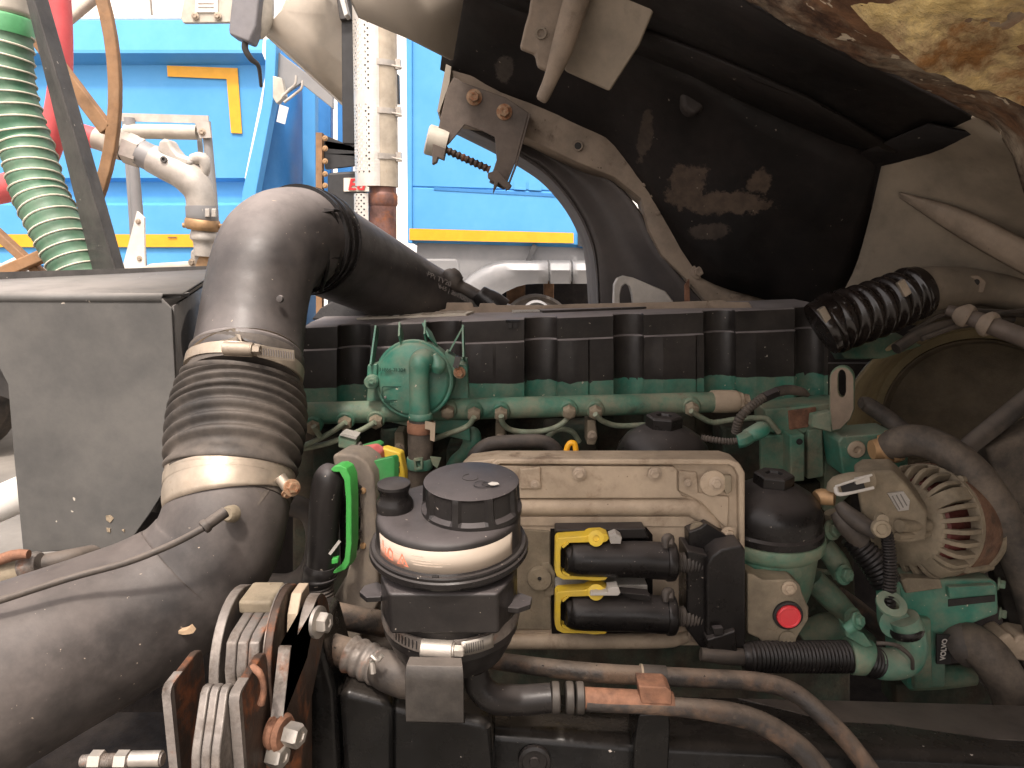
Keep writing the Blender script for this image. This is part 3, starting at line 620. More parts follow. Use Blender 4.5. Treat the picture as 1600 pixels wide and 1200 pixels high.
# outside of the bonnet, out of frame: added over the camera's right to shade the bay
e0 = [V(p.x*1.0, -.15, p.z+.02) for p in q4]; e1 = [V(p.x*1.0+.05, -.45, p.z-.25) for p in q4]
bm = nb(); loft(bm, [q4, e0, e1]); part('front_lip', bm, M['hood_skin'], t, solid=.01, ang=70)
bm = nb(); loft(bm, [[V(1.42,2.0,1.2), V(1.45,1.2,1.15), V(1.4,.3,1.2), V(1.35,-.45,1.3)], [V(1.55,2.0,1.8), V(1.6,1.2,1.8), V(1.5,.3,1.8), V(1.45,-.45,1.8)], [V(1.35,2.05,2.5), V(1.35,1.2,2.6), V(1.3,.3,2.6), V(1.25,-.45,2.5)], [V(.9,2.05,2.95), V(.9,1.2,3.0), V(.8,.3,2.9), V(.8,-.45,2.8)]]); part('nose_shade_panel', bm, M['hood_skin'], t, solid=.012, ang=70)
# outer skin behind the liner, so that nothing shows through the joints
off = V(.02,.10,.06)
bm = nb(); loft(bm, [[p+off+V(0,0,-.02) for p in r0], [p+off for p in r1], [p+off for p in r2], [p+off for p in r3], [p+off+V(0,.05,0) for p in r4]]); part('outer_skin', bm, M['hood_liner'], t, solid=.006, ang=60)
bm = nb(); loft(bm, [[p+V(-.06,.05,-.01) for p in a], [p+V(.0,.06,0) for p in b_], [p+V(.02,.06,0) for p in c_]]); part('outer_skin', bm, M['hood_liner'], t, solid=.006, ang=60)
# the rest of the bonnet overhead, unseen, its near edge shaped to shade the engine
k0 = [V(-.30,1.62,2.50), V(-.02,1.45,2.47), V(.35,1.30,2.46), V(.75,1.1,2.45), V(1.2,.9,2.4)]
k1 = [V(-.26,1.0,2.62), V(0,.95,2.64), V(.4,.9,2.6), V(.8,.85,2.52), V(1.3,.8,2.35)]
k2 = [V(-.24,.5,2.64), V(0,.5,2.66), V(.4,.4,2.62), V(.8,.4,2.54), V(1.3,.4,2.35)]
k3 = [V(-.24,.33,2.60), V(0,.30,2.62), V(.4,.10,2.58), V(.8,-.15,2.48), V(1.3,-.15,2.3)]
k4 = [V(-.24,.22,2.54), V(0,.20,2.54), V(.4,.0,2.44), V(.8,-.42,2.25), V(1.3,-.40,2.1)]
bm = nb(); loft(bm, dense([k0,k1,k2,k3,k4], 3, 3)); part('roof_shade_panel', bm, M['hood_skin'], t, solid=.012, ang=60)
w0 = [V(.42,-.14,2.40), V(.6,-.43,2.28), V(.95,-.42,2.2), V(1.3,-.40,2.1)]; w1 = [V(.46,-.2,2.15), V(.62,-.5,1.95), V(.95,-.5,1.85), V(1.33,-.47,1.75)]; w2 = [V(.5,-.24,1.95), V(.66,-.48,1.62), V(.98,-.48,1.45), V(1.34,-.45,1.3)]
bm = nb(); loft(bm, dense([w0,w1,w2], 3, 3)); part('near_side_shade_panel', bm, M['hood_liner'], t, solid=.012, ang=60)  # unseen near wall, added to darken the right side
# rear skirt (beige), top left of the bonnet
bm = nb(); loft(bm, [PP([(528,-40,1.62),(560,28,1.62)]), PP([(620,-80,1.66),(640,62,1.68)]), PP([(735,-90,1.72),(703,94,1.76)])]); part('rear_skirt', bm, M['hood_skin'], t, solid=.015)
bm = nb(); prism(bm, PP([(522,-30),(531,-30),(544,22),(538,26)], 1.6), V(0,.03,0)); part('corner_cap', bm, M['white_metal'], t, bev=.002)
# frame member
up = [(700,108),(735,118),(800,148),(870,176),(940,208),(1000,242),(1038,280),(1062,330),(1082,382),(1120,418),(1190,450),(1290,480)]
lo = [(684,176),(722,188),(780,196),(830,218),(900,252),(960,276),(1002,310),(1014,358),(1034,398),(1076,440),(1130,500),(1240,500)]
U = PP(up, 1.99); L = PP(lo, 1.985)
bm = nb(); loft(bm, [[p+V(0,.05,.006) for p in U], U, [a*.85+b*.15+V(0,-.006,0) for a,b in zip(U,L)], [a*.15+b*.85+V(0,-.006,0) for a,b in zip(U,L)], L, [p+V(0,.06,-.012) for p in L]])
bmesh.ops.subdivide_edges(bm, edges=[e for e in bm.edges if abs(e.verts[0].co.x-e.verts[1].co.x) > .02], cuts=3, smooth=.6)
part('frame_member', bm, M['hood_frame'], t, solid=.006, ang=35)
for u, v, r in ((903,228,5.5),): 
    bm = nb(); plathe(bm, u, v, 1.977, (0,-1,0), [(r*1.5,0),(r*1.4,1.5),(r,1.5),(r,.3),(0,.3)], seg=20); part('hole_rim', bm, M['hood_frame'], t)
    bm = nb(); plathe(bm, u, v, 1.9755, (0,-1,0), [(r,0),(0,0.4)], seg=20); part('drain_hole', bm, M['print_dark'], t)
for u, v, r in ((1006,268,4),(1007,288,4),(1020,305,4),(1028,333,4),(975,255,3)):
    bm = nb(); plathe(bm, u, v, 1.981, (0,-1,0), [(r,0),(r*.8,r*.5),(0,r*.7)], seg=12); part('rivet', bm, M['hood_frame'], t)
bolt(t, 1091, 424, 1.975, 8, mat=M['hood_frame']); bolt(t, 1149, 446, 1.97, 8, mat=M['hood_frame'])
bm = nb(); prism(bm, PP([(1070,446),(1077,436),(1078,480),(1071,480)],1.962), V(0,.01,0)); part('bare_tab', bm, M['bare_rust'], t)
# bracket with legs, spring bar and tube
bm = nb(); prism(bm, PP([(709,120),(722,128),(790,152),(826,176),(822,192),(806,252),(788,297),(764,285),(776,250),(773,214),(752,204),(726,195),(704,222),(696,230),(680,222),(684,204),(698,140)],1.93), V(0,.006,0)); part('hinge_bracket', bm, M['bracket_dark'], t, bev=.002)
for a, b in (((826,178),(806,253)),((806,253),(790,297))):
    bm = nb(); prism(bm, PP([a, b, (b[0]+3,b[1]-2), (a[0]+3,a[1])],1.93), V(0,.05,0)); part('bracket_flange', bm, M['bracket_dark'], t)
for u, v in ((741,152),(788,175)): bolt(t, u, v, 1.928, 8.5, mat=M['rusty_bolt'], h=9)
for a in ([(676,224),(697,232),(693,250),(684,246),(682,253),(675,257)], [(762,270),(777,266),(800,290),(794,297),(784,290),(779,285),(770,302),(772,284),(762,278)]):
    bm = nb(); prism(bm, PP(a,1.90), V(0,.03,0)); part('leg_foot', bm, M['bracket_dark'], t, bev=.002)
bm = nb(); corr(bm, [(696,234,1.93,5.5),(765,265,1.93,5.5)], .012, .0016, 12); part('spring', bm, M['rust_plate'], t)
bm = nb(); plathe(bm, 690, 224, 1.95, (-.93,-.1,.25), [(0,-8),(22,-8),(23,0),(23,22),(20,24),(17,20),(0,18)], seg=28); part('tube_end', bm, M['cream_metal'], t)
bm = nb(); sw = PP([(697,100,1.95),(705,104,1.95),(702,130,1.95),(686,176,1.95),(683,174,1.95)]); prism(bm, sw, V(0,.08,0)); part('edge_strip', bm, M['hood_skin'], t)
# hanging beige plates and ridge
bm = nb(); prism(bm, PP([(872,-30,1.60),(1042,-30,1.52),(1000,70,1.58),(953,143,1.62),(884,112,1.66),(868,60,1.64)]), V(.0,.02,.005)); part('hanging_plate', bm, M['hood_inner'], t, bev=.005, seg=3, ang=60)
bm = nb(); prism(bm, PP([(832,-20),(890,-20),(872,60),(858,112),(840,104),(836,84),(812,75),(820,40),(826,20)],1.60), V(0,.02,0)); part('hanging_plate', bm, M['hood_frame'], t, bev=.006)
bm = nb(); sweep(bm, path([(912,-40,1.57,22),(880,70,1.58,18),(862,120,1.6,12),(848,152,1.6,10),(845,158,1.6,6)], 6), 14, True, .7); part('ridge_bar', bm, M['hood_frame'], t)
bm = nb(); plathe(bm, 845, 52, 1.597, (0,-1,0), [(9,0),(9,2),(6,2),(6,0)], seg=16); part('slot_rim', bm, M['hood_inner'], t)
# torn beige patch on liner
bm = nb(); prism(bm, PP([(1065,110),(1110,115),(1118,130),(1100,170),(1085,182),(1068,170),(1062,140)],1.775), V(0,.06,0)); part('liner_pad', bm, M['pad_plastic'], t, bev=.03, seg=4, ang=80)
# wheel arch liner: a dark plastic arch behind
t = thing('arch_liner', P(1000,470,2.2), 'dark plastic wheel arch liner curving down behind the bonnet frame', 'arch liner')
o = PP([(700,180,2.06),(770,215,2.06),(815,240,2.06),(860,272,2.06),(900,320,2.06),(925,370,2.06),(936,420,2.06),(942,520,2.06)])
i = PP([(720,160,2.04),(800,200,2.04),(880,235,2.04),(960,285,2.03),(1000,330,2.02),(1030,390,2.01),(1075,445,2.0),(1140,520,2.0)])
bm = nb(); mid = [a*.5+b*.5+V(0,.03,0) for a, b in zip(o, i)]; loft(bm, dense([[p+V(0,.30,.0) for p in o], [p+V(0,.02,0) for p in o], o, mid, i], 5, 4)); part('arch', bm, M['liner_plastic'], t, solid=.008, ang=60)
t = thing('corner_bracket', P(985,470,1.92), 'small worn metal bracket with rounded window behind the rocker cover', 'bracket')
bm = nb(); ou = [(958,500),(960,445),(965,435),(975,431),(990,434),(1040,455),(1052,470),(1060,500)]; inn = [(968,500),(969,460),(972,448),(978,444),(984,448),(988,462),(990,478),(990,500)]
ringprism(bm, PP(ou,1.9), PP(inn,1.9), V(0,.03,0)); part('plate', bm, M['galva'], t, bev=.003)
# ================================================================== left: steel box, intake, lower duct, linkage
t = thing('steel_box', P(60,860,1.1), 'large grey folded steel box left of the intake bellows', 'steel box')
YX = 1.08
fp = [(-160,464),(252,466),(268,482),(274,600),(278,700),(272,742),(236,800),(196,856),(36,864),(22,720),(12,600),(-30,520),(-160,500)]
bm = nb(); pprism(bm, fp, YX, .005); part('front_panel', bm, M['grey_steel'], t, bev=.0015)
a, b_ = P(-160,464,YX), P(252,466,YX)
bm = nb(); loft(bm, [[a+V(0,-.001,-.006), b_+V(0,-.001,-.006)], [a+V(0,.0,.002), b_+V(0,.0,.002)], [a+V(0,.006,.007), b_+V(0,.006,.007)], [a+V(0,.03,.009), P(285,458,YX+.02)], [P(-160,444,1.40)+V(0,0,.0), P(345,420,1.45)]]); part('top_flange', bm, M['grey_steel'], t, solid=.004, ang=30)
bm = nb(); prism(bm, [P(205,460,1.10), P(283,459,1.10), P(283,465,1.10), P(262,467,1.10)], V(0,.03,0)); part('flange_lip', bm, M['grey_steel'], t, bev=.001)
bm = nb(); loft(bm, [[P(268,478,YX+.006), P(275,700,YX+.006), P(240,800,YX+.006)], [P(345,428,1.45), P(345,640,1.45), P(300,800,1.45)]]); part('inner_panel', bm, M['dark_steel'], t, solid=.004)
bm = nb(); loft(bm, [[P(36,860,YX+.02), P(196,852,YX+.02)], [P(80,800,1.45), P(240,760,1.45)]]); part('bottom_panel', bm, M['dark_steel'], t, solid=.004)
bm = nb(); pprism(bm, [(-160,430),(345,415),(345,800),(120,800),(60,640),(-160,560)], 1.47, .005); part('back_panel', bm, M['dark_steel'], t)
for u, v in ((120,600),(210,585),(60,700)): pass
bm = nb(); tube(bm, [(-60,812,1.30,28),(0,786,1.30,28),(60,760,1.30,28)], 24, 2); part_ = single('white_pipe_end', bm, 'white_metal', 'white painted pipe showing past the steel box at the left edge', 'pipe')
bm = nb(); 
t = thing('corroded_fitting', P(60,890,1.02), 'corroded beige pipe fitting with grey band lying behind the lower duct', 'pipe fitting')
tube(bm, [(-60,915,1.02,25),(0,898,1.02,24),(40,888,1.02,22)], 20, 3); part('sleeve', bm, M['dusty_alu'], t)
bm = nb(); tube(bm, [(38,889,1.02,21),(44,887,1.02,23),(58,883,1.02,22),(64,882,1.02,18)], 20, 3); part('band', bm, M['plate_steel'], t)
bm = nb(); tube(bm, [(60,882,1.03,15),(130,868,1.06,14),(220,850,1.2,12)], 16, 4); part('hose', bm, M['rubber'], t)
bm = nb(); tube(bm, [(-30,885,1.0,8),(20,868,1.0,9),(45,866,1.0,7)], 10, 3); part('strap', bm, M['bare_rust'], t)
bm = nb(); prism(bm, PP([(130,875,1.08),(200,856,1.25),(230,862,1.2),(120,900,1.0)]), V(0,0,-.02)); single('dusty_ledge', bm, 'beige_alu', 'dusty beige ledge between the steel box and the lower duct', 'ledge')

# ---- lower duct
LD = [(358,777,.952,92),(353,808,.937,93),(337,853,.926,97),(300,902,.912,104),(240,945,.88,112),(160,985,.84,122),(60,1030,.79,134),(-60,1085,.74,150),(-200,1150,.69,165)]
t = thing('lower_duct', P(150,1000,.86), 'wide black plastic air duct curving down to the bottom left corner', 'air duct')
bm = nb(); tube(bm, LD, 48, 10); part('duct', bm, M['lower_duct'], t, ang=60)
bm = nb(); plathe(bm, 357, 803, .853, (-.25,-.9,.3), [(14,-12),(13,0),(10,4),(7,4),(0,4)], seg=20); part('boss', bm, M['dusty_alu'], t)
t = thing('vacuum_tube', P(350,803,.9), 'thin black tube plugged into a boss on the lower duct', 'tube')
VT = [(352,800,.833,9),(335,812,.822,9),(320,823,.812,9)]
bm = nb(); tube(bm, VT, 14, 4); part('elbow_plug', bm, M['rubber'], t)
bm = nb(); tube(bm, [(325,819,.815,10.5),(321,822,.813,11.5),(317,825,.811,10.5)], 14, 2); part('collar', bm, M['rubber'], t)
bm = nb(); tube(bm, [(318,825,.812,5.5),(270,850,.80,5.5),(200,878,.783,5.5),(110,903,.762,5.5),(0,938,.725,5.8),(-90,965,.70,6)], 14, 8); part('tube', bm, M['rubber'], t)
for j, (pts, Yl) in enumerate((([(274,984),(282,987),(290,985),(296,981),(302,989),(296,991),(286,992),(278,990)], .812), )):
    bm = nb(); prism(bm, PP(pts, Yl), V(.002,.004,.003)); single('dry_leaf', bm, 'leaf', 'small dry leaf stuck on the lower duct', 'leaf')
bm = nb()
for pts in ([(165,806),(172,805),(177,810),(172,817),(166,813)], [(166,825),(172,826),(172,832),(167,831)], [(190,828),(194,827),(194,832)]): pprism(bm, pts, 1.0785, .002)
single('mud_splash', bm, 'dry_mud', 'little splash of dry mud on the steel box front', 'mud')

# ---- intake bellows and clamps
BP = [(384,573,1.085,84),(381,587,1.077,85)]
t = thing('intake_bellows', P(372,650,1.0), 'dusty corrugated rubber bellows between intake elbow and lower duct', 'bellows')
bm = nb(); tube(bm, [(387,561,1.093,84),(386.5,564,1.091,87)]+BP+[(379.5,599,1.069,87)], 48, 4); tube(bm, [(362,738,.975,95),(360,750,.968,93.5),(358,788,.946,93),(357.5,791,.944,90)], 48, 4); part('cuff', bm, M['bellow_rubber'], t)
bm = nb(); corr(bm, [(380,596,1.07,88),(377,615,1.06,94),(373,652,1.035,100),(368,688,1.008,100),(364,724,.983,97),(362,741,.974,94)], .0178, .0042, 64, sub=8, sharp=.8, spp=14); part('corrugation', bm, M['bellow_rubber'], t, ang=70)
def band_clamp(name, label, pts, side, screw, grp, m='clamp_steel'):
    """pts: axis path; side: list of (u,v,Y) of the screw block; screw: direction in pixels"""
    t = thing(name, P(*pts[0][:3]), label, 'hose clamp', grp)
    bm = nb(); rings = sweep(bm, path(pts, 3), 56, False); part('band', bm, M[m], t, solid=.001, ang=50)
    u, v, Y = side; du, dv, dy = screw
    a = P(u-du, v-dv, Y-dy); b = P(u+du, v+dv, Y+dy); d = b-a
    s = S(Y, v)
    bm = nb(); cyl(bm, a, b, 11*s, 20); part('screw_housing', bm, M[m], t, bev=.0012)
    bm = nb(); hexbolt(bm, b, d, 8*s, 13*s, 1.3); part('screw', bm, M[m], t)
    bm = nb(); beam(bm, a+V(0,.008,-10*s), b+V(0,.008,-10*s), .004, 20*s, V(0,1,0)); part('saddle', bm, M[m], t, bev=.001)
    q0 = P(u+du+8, v+dv+2, Y-.0); q1 = P(u+du+66, v+dv+10, Y+.026); n = 15
    bm = nb(); prism(bm, [q0+V(0,0,9*s), q1+V(0,0,9*s), q1-V(0,0,9*s), q0-V(0,0,9*s)], V(0,.0012,0)); part('tail', bm, M[m], t)
    bm = nb()
    for k in range(n):
        p = q0.lerp(q1, (k+.5)/n); box(bm, p+V(0,-.0008,0), (1.6*s, .0012, 11*s))
    part('tail_slot', bm, M['print_grey'], t)['kind'] = 'stuff'
    return t
band_clamp('hose_clamp', 'worm drive hose clamp round the top of the intake bellows', [(384.6,570,1.087,87),(384.4,571,1.0865,88.5),(382.5,584,1.079,89),(382.3,585,1.0785,87.5)], (372,545,1.0), (22,1,-.001), 'hose clamps on the intake pipe')
t = thing('hose_clamp', P(362,740,1.0), 'wide plain hose clamp round the bottom of the intake bellows', 'hose clamp', 'hose clamps on the intake pipe')
bm = nb(); sweep(bm, path([(361,745,.971,95.5),(360.8,747,.970,97.5),(359.5,764,.960,97),(359,767,.958,95.8),(358.5,771,.955,97),(358,782,.949,96.5),(358,784,.948,95)], 2), 56, False); part('band', bm, M['clamp_steel'], t, solid=.001, ang=25)
bm = nb(); cyl(bm, P(437,745,.925), P(452,765,.92), 9*S(.99), 14); part('screw_housing', bm, M['clamp_steel'], t, bev=.001)
bm = nb(); hexbolt(bm, P(456,762,.915), (.6,-.6,.2), 9*S(.99)); hexbolt(bm, P(449,771,.915), (.3,-.6,-.4), 6*S(.99)); part('screw', bm, M['rusty_bolt'], t)

# ---- upper intake elbow
t = thing('intake_elbow', P(440,420,1.1), 'big black plastic air intake pipe bending back behind the rocker cover', 'air duct')
UE = [(384,577,1.083,82),(388,556,1.097,82),(394,512,1.124,80),(402,460,1.15,79),(413,418,1.172,80),(428,390,1.205,82),(452,376,1.25,81),(485,378,1.32,77),(530,400,1.42,71),(590,430,1.55,63),(655,463,1.68,55),(740,500,1.95,46),(820,530,2.2,40)]
bm = nb(); tube(bm, UE, 48, 10); part('duct', bm, M['duct_plastic'], t, ang=60)
bm = nb(); tube(bm, [(386.3,565,1.0905,84),(386.7,562,1.092,85.5),(387.6,556,1.096,85),(388,553,1.098,81)], 48, 3); part('rim', bm, M['duct_plastic'], t)
bm = nb(); tube(bm, [(578,381,1.40,1.2),(600,390,1.46,1.2),(612,400,1.49,1.2),(640,420,1.56,1.2),(690,446,1.68,1.2)], 6, 6); part('mould_seam', bm, M['satin_black'], t)
# clip collars across the bend
for (cu, cv, cy, r, k0, k1) in ((486,380,1.215,78.5,-80,95),(500,386,1.25,76.5,-80,95)):
    pass
pr = path(UE, 10); fr = frames([p[0] for p in pr])
def collar(i, wd, extra, name):
    bm = nb(); t_, a_, b__ = fr[i]; c, r = pr[i]
    lathe(bm, c - t_*wd/2, t_, [(r*.985,0),(r+extra,.0006),(r+extra,wd-.0006),(r*.985,wd)], seg=56); return part(name, bm, M['satin_black'], t, ang=30)
for i in (65, 68, 71): collar(i, .006, .006, 'collar_rib')
for i in (66, 70): collar(i, .022, .003, 'collar_band')
for (a) in ([(470,322,1.20),(522,326,1.24),(522,331,1.24),(484,334,1.19),(470,329,1.19)], [(484,404,1.19),(500,396,1.20),(530,398,1.25),(532,405,1.25),(508,404,1.20),(485,418,1.19)]):
    bm = nb(); prism(bm, PP(a), V(.006,.02,0)); part('clip_lug', bm, M['satin_black'], t, bev=.002)
bm = nb(); tube(bm, [(492,330,1.21,4),(506,352,1.21,4),(511,380,1.21,4),(512,402,1.21,4),(509,430,1.22,4),(500,455,1.24,4)], 8, 5); tube(bm, [(518,330,1.24,4),(527,352,1.25,4),(530,380,1.25,4),(530,402,1.25,4),(527,425,1.26,4)], 8, 5); part('clip_strap', bm, M['satin_black'], t, bev=.002)
for u, v in ((352,460),(437,467)):
    bm = nb(); plathe(bm, u, v, 1.072 if u > 400 else 1.09, (-.1,-1,.1), [(6,-3),(5,2),(0,3)], seg=16); part('mould_pip', bm, M['duct_plastic'], t)
text('moulded_mark', '›PP‹ TV20', P(690,433,1.66)+V(0,-.075,.0), (.8,.5,-.42), (0,.3,1), .016, M['print_grey'], t, .0004)
text('moulded_mark', '8149645 | 20430018', P(708,452,1.70)+V(0,-.08,-.0), (.8,.5,-.46), (0,.3,1), .014, M['print_grey'], t, .0004)
t = thing('duct_bracket', P(530,480,1.62), 'black bracket with rusty bolt holding the intake pipe behind the rocker cover', 'bracket')
bm = nb(); prism(bm, PP([(486,500,1.60),(500,482,1.61),(520,470,1.62),(570,464,1.62),(584,468,1.61),(586,492,1.60),(560,500,1.60)]), V(0,.08,.0)); part('plate', bm, M['satin_black'], t, bev=.004)
bolt(t, 557, 464, 1.64, 7, (0,-.2,1), M['rusty_bolt'], 10)

# ---- linkage of steel plates, bottom left
t = thing('shackle_stack', P(420,1000,.72), 'upper stack of rounded steel linkage plates with laminated block and hex bolt', 'linkage')
XA = P(385,925,.77).x - .016
def plate(x, th, poly, m, name='plate', par=None, bev=.0015, lean=0):
    bm = nb(); prism(bm, [V(x + lean*(z-1.2), y, z) for y, z in poly], V(th,0,0)); return part(name, bm, M[m], par, bev=bev, ang=30)
zt = P(385,924,.77).z
def disc(cy, cz, r, a0, a1, n=18, tail=()): return [(cy + r*math.cos(R(a0+(a1-a0)*k/n)), cz + r*math.sin(R(a0+(a1-a0)*k/n))) for k in range(n+1)] + list(tail)
zb = zt-.30
tail = [(.80, zb), (.69, zb)]
plate(XA-.002, .011, disc(.77, zt-.075, .075, 180, 0, tail=[(.845,zb),(.695,zb)]), 'plate_steel', par=t)
zk = zt-.018
for k in range(3):
    plate(XA+.018+k*.0118, .0112, [(.69,zk-.03),(.70,zk-.004),(.712,zk),(.80,zk+.006),(.80,zb),(.69,zb)], 'plate_steel', 'lamination', t, .002)
bm = nb(); box(bm, V(XA+.032, .775, zt-.010), (.038,.05,.016)); part('spacer', bm, M['dusty_alu'], t, bev=.004)
plate(XA+.055, .009, disc(.765, zt-.066, .070, 190, 0, tail=[(.83,zb),(.70,zb)]), 'rust_plate', 'side_plate', t)
plate(XA+.0545, .0012, disc(.765, zt-.066, .0705, 200, 60, tail=disc(.765, zt-.066, .064, 60, 200)), 'plate_steel', 'lit_edge', t, 0)  # pale strip paints in the light caught by the plate edge
bm = nb(); lathe(bm, V(XA+.0645,.76,zt-.085), V(1,0,0), [(0,0),(.012,0),(.012,.004),(.006,.006),(0,.006)], seg=20); part('pin_head', bm, M['rust_plate'], t)
plate(XA+.066, .012, [(.742,zt-.05),(.752,zt-.018),(.77,zt-.002),(.80,zt-.004),(.80,zt-.10),(.75,zt-.09)], 'beige_alu', 'liner_plate', t)
zf = P(420,1127,.63).z
LT = [(.80,zf),(.70,zf-.06),(.645,zf-.06),(.632,zf),(.668,zf+.055)]
plate(XA+.084, .011, disc(.77, zt-.058, .050, 172, 0, tail=LT), 'rust_plate', 'lever_plate', t)
plate(XA+.0835, .0118, disc(.77, zt-.058, .0505, 172, 70, tail=disc(.77, zt-.058, .047, 70, 172)+[(.671,zf+.055),(.635,zf),(.6315,zf),(.6675,zf+.0555)]), 'plate_steel', 'lit_edge', t, 0)
bm = nb(); c = P(497,972,.735); hexbolt(bm, c, (1,-.25,.05), .0115, .013, 1.5); part('bolt', bm, M['zinc'], t)
t = thing('shackle_stack', P(320,1120,.62), 'lower stack of steel shackle plates with rusty edges at the bottom', 'linkage')
z2 = P(280,1040,.62).z; XB = P(250,1050,.585).x; zc = z2-.30
sq = lambda y0, y1, zz, r=.006: [(y0,zc),(y0,zz-r),(y0+r*.3,zz-r*.3),(y0+r,zz),(y1-r*2,zz),(y1-.003,zz-.003),(y1,zz-r*2),(y1,zc)]
plate(XB, .0072, sq(.585,.655,z2), 'rust_plate', 'plate', t)
plate(XB-.0002, .0076, [(.5845,zc),(.5845,z2-.006),(.587,z2-.0015),(.591,z2+.0006),(.61,z2+.0006),(.61,z2-.0005),(.592,z2-.003),(.588,zc)], 'plate_steel', 'lit_edge', t, 0)  # bright rim colour imitates sun on the front edge
for k in range(3):
    plate(XB+.037+k*.0083, .0079, [(.548,zc),(.548,z2-.05),(.5495,z2-.042),(.553,z2-.034),(.576,z2+.001),(.582,z2+.004),(.590,z2+.002),(.594,z2-.006),(.594,zc)], 'plate_steel', 'lamination', t, .0018)
plate(XB+.0625, .0085, sq(.575,.65,z2), 'rust_plate', 'plate', t)
plate(XB+.0622, .0090, [(.5745,zc),(.5745,z2-.006),(.577,z2-.0015),(.581,z2+.0006),(.60,z2+.0006),(.60,z2-.0005),(.582,z2-.003),(.578,zc)], 'plate_steel', 'lit_edge', t, 0)
bm = nb(); tube(bm, [(395,1043,.62,6),(404,1050,.61,6),(410,1062,.61,5),(412,1080,.61,5),(408,1100,.61,6)], 10, 6); part('rusty_hook', bm, M['bare_rust'], t)
bm = nb(); tube(bm, [(285,1150,.62,12),(290,1200,.62,14)], 10, 3); part('pin', bm, M['clamp_steel'], t)
t = thing('rusty_bolt_pair', P(440,1160,.62), 'pair of hex bolts with rusty washers on the linkage, bottom left of centre', 'bolts')
for u, v in ((450,1146),(424,1178)):
    bm = nb(); hexbolt(bm, P(u,v,.63), (1,-.35,0), .0115, .015, 1.0, flange=False); part('bolt', bm, M['zinc'], t)
    bm = nb(); lathe(bm, P(u-6,v-1,.633), V(1,-.35,0), [(0,-.012),(.017,-.012),(.018,-.008),(.016,-.005),(.018,-.002),(.015,.002),(0,.002)], seg=24); part('washer', bm, M['bare_rust'], t)
bm = nb(); prism(bm, PP([(395,1030,.70),(470,1030,.75),(470,1260,.72),(380,1260,.66)]), V(0,.05,0)); part('backing_plate', bm, M['rust_plate'], t, bev=.003)
t = thing('stud', P(190,1185,.6), 'threaded steel stud with nuts pointing left at the bottom edge', 'stud')
bm = nb(); corr(bm, [(128,1189,.60,9),(160,1188,.60,10),(255,1186,.60,10)], .0018, .0002, 14); part('rod', bm, M['plate_steel'], t)
for u in (152, 192):
    bm = nb(); s = S(.6,1188); lathe(bm, P(u,1188,.6), V(1,0,0), [(9*s,-10*s),(15*s,-9*s),(15*s,9*s),(9*s,10*s)], seg=6); part('nut', bm, M['zinc'], t)
bm = nb(); cyl(bm, P(205,1186,.6), P(252,1185,.6), 12*S(.6,1188), 20); part('spacer', bm, M['zinc'], t)
bm = nb(); prism(bm, PP([(430,1000,.80),(500,990,.80),(525,1080,.80),(535,1260,.80),(430,1260,.80)]), V(0,.1,0)); single('pivot_bracket', bm, 'frame_paint', 'black pivot bracket between the linkage plates and the frame rail', 'bracket', bev=.008)
# dark loop hose and things behind the bellows
bm = nb(); tube(bm, [(420,800,1.25,15),(455,790,1.25,17),(486,805,1.25,17),(495,845,1.25,17),(485,890,1.25,18),(455,915,1.25,20),(400,915,1.25,20)], 18, 8); single('loop_hose', bm, 'rubber', 'dark loop of hose in the shade right of the lower duct', 'hose')
# ================================================================== engine
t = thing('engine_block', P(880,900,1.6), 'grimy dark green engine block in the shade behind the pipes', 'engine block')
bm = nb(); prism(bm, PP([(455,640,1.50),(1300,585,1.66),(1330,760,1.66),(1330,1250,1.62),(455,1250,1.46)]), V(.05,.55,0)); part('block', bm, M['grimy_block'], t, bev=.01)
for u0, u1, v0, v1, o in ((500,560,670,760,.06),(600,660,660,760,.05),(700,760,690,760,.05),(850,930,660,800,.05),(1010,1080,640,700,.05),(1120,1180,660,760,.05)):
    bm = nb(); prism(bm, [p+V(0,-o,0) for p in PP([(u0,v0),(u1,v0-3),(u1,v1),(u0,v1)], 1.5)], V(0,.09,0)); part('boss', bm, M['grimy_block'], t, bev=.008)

# ---- rocker cover
t = thing('rocker_cover', P(880,500,1.55), 'long black plastic rocker cover with green lower edge and scalloped front', 'rocker cover')
UL, UR, YL, YRr = 470, 1292, 1.42, 1.60
def cY(u): return YL + (YRr-YL)*(u-UL)/(UR-UL)
scal = [(553,26),(694,28),(845,26),(982,24),(1124,25),(1264,22)]
def rec(u, up):
    for c, h in scal:
        d = abs(u-c)
        if d < h: return .029*math.sqrt(max(0, 1-(d/h)**2))**.8 + .004
    return 0
steps = [(640,.004),(755,-.0),(775,.003),(918,.003),(1035,.003),(1085,.0),(1180,.003)]
def vtop(u): return 512 - (u-470)*(512-480)/(1292-470)
def vlip(u): return 547 - (u-470)*(547-513)/(1292-470)
def vbnd(u): return 606 - (u-470)*(606-585)/(1292-470)
def vbot(u): return 660 - (u-470)*(660-620)/(1292-470)
us = set([UL, UR])
for c, h in scal:
    for k in range(-10, 11): us.add(c + h*math.sin(k*math.pi/20))
    us.add(c-h-.5); us.add(c+h+.5)
for u, o in steps: us.add(u); us.add(u+3)
x = UL
while x < UR: us.add(x); x += 12
us = sorted(us)
def wallrib(u):
    o = 0
    for a, b, d in ((592,648,.004),(728,742,-.004),(775,812,.004),(884,918,.004),(1030,1085,.005),(1175,1238,.004)):
        if a <= u <= b: o = d
    return o
rows = []
def row(vf, off, k=1.0, rib=0):
    return [P(u, vf(u), cY(u)) + V(0, rec(u, 0)*k - off - rib*wallrib(u), 0) for u in us]
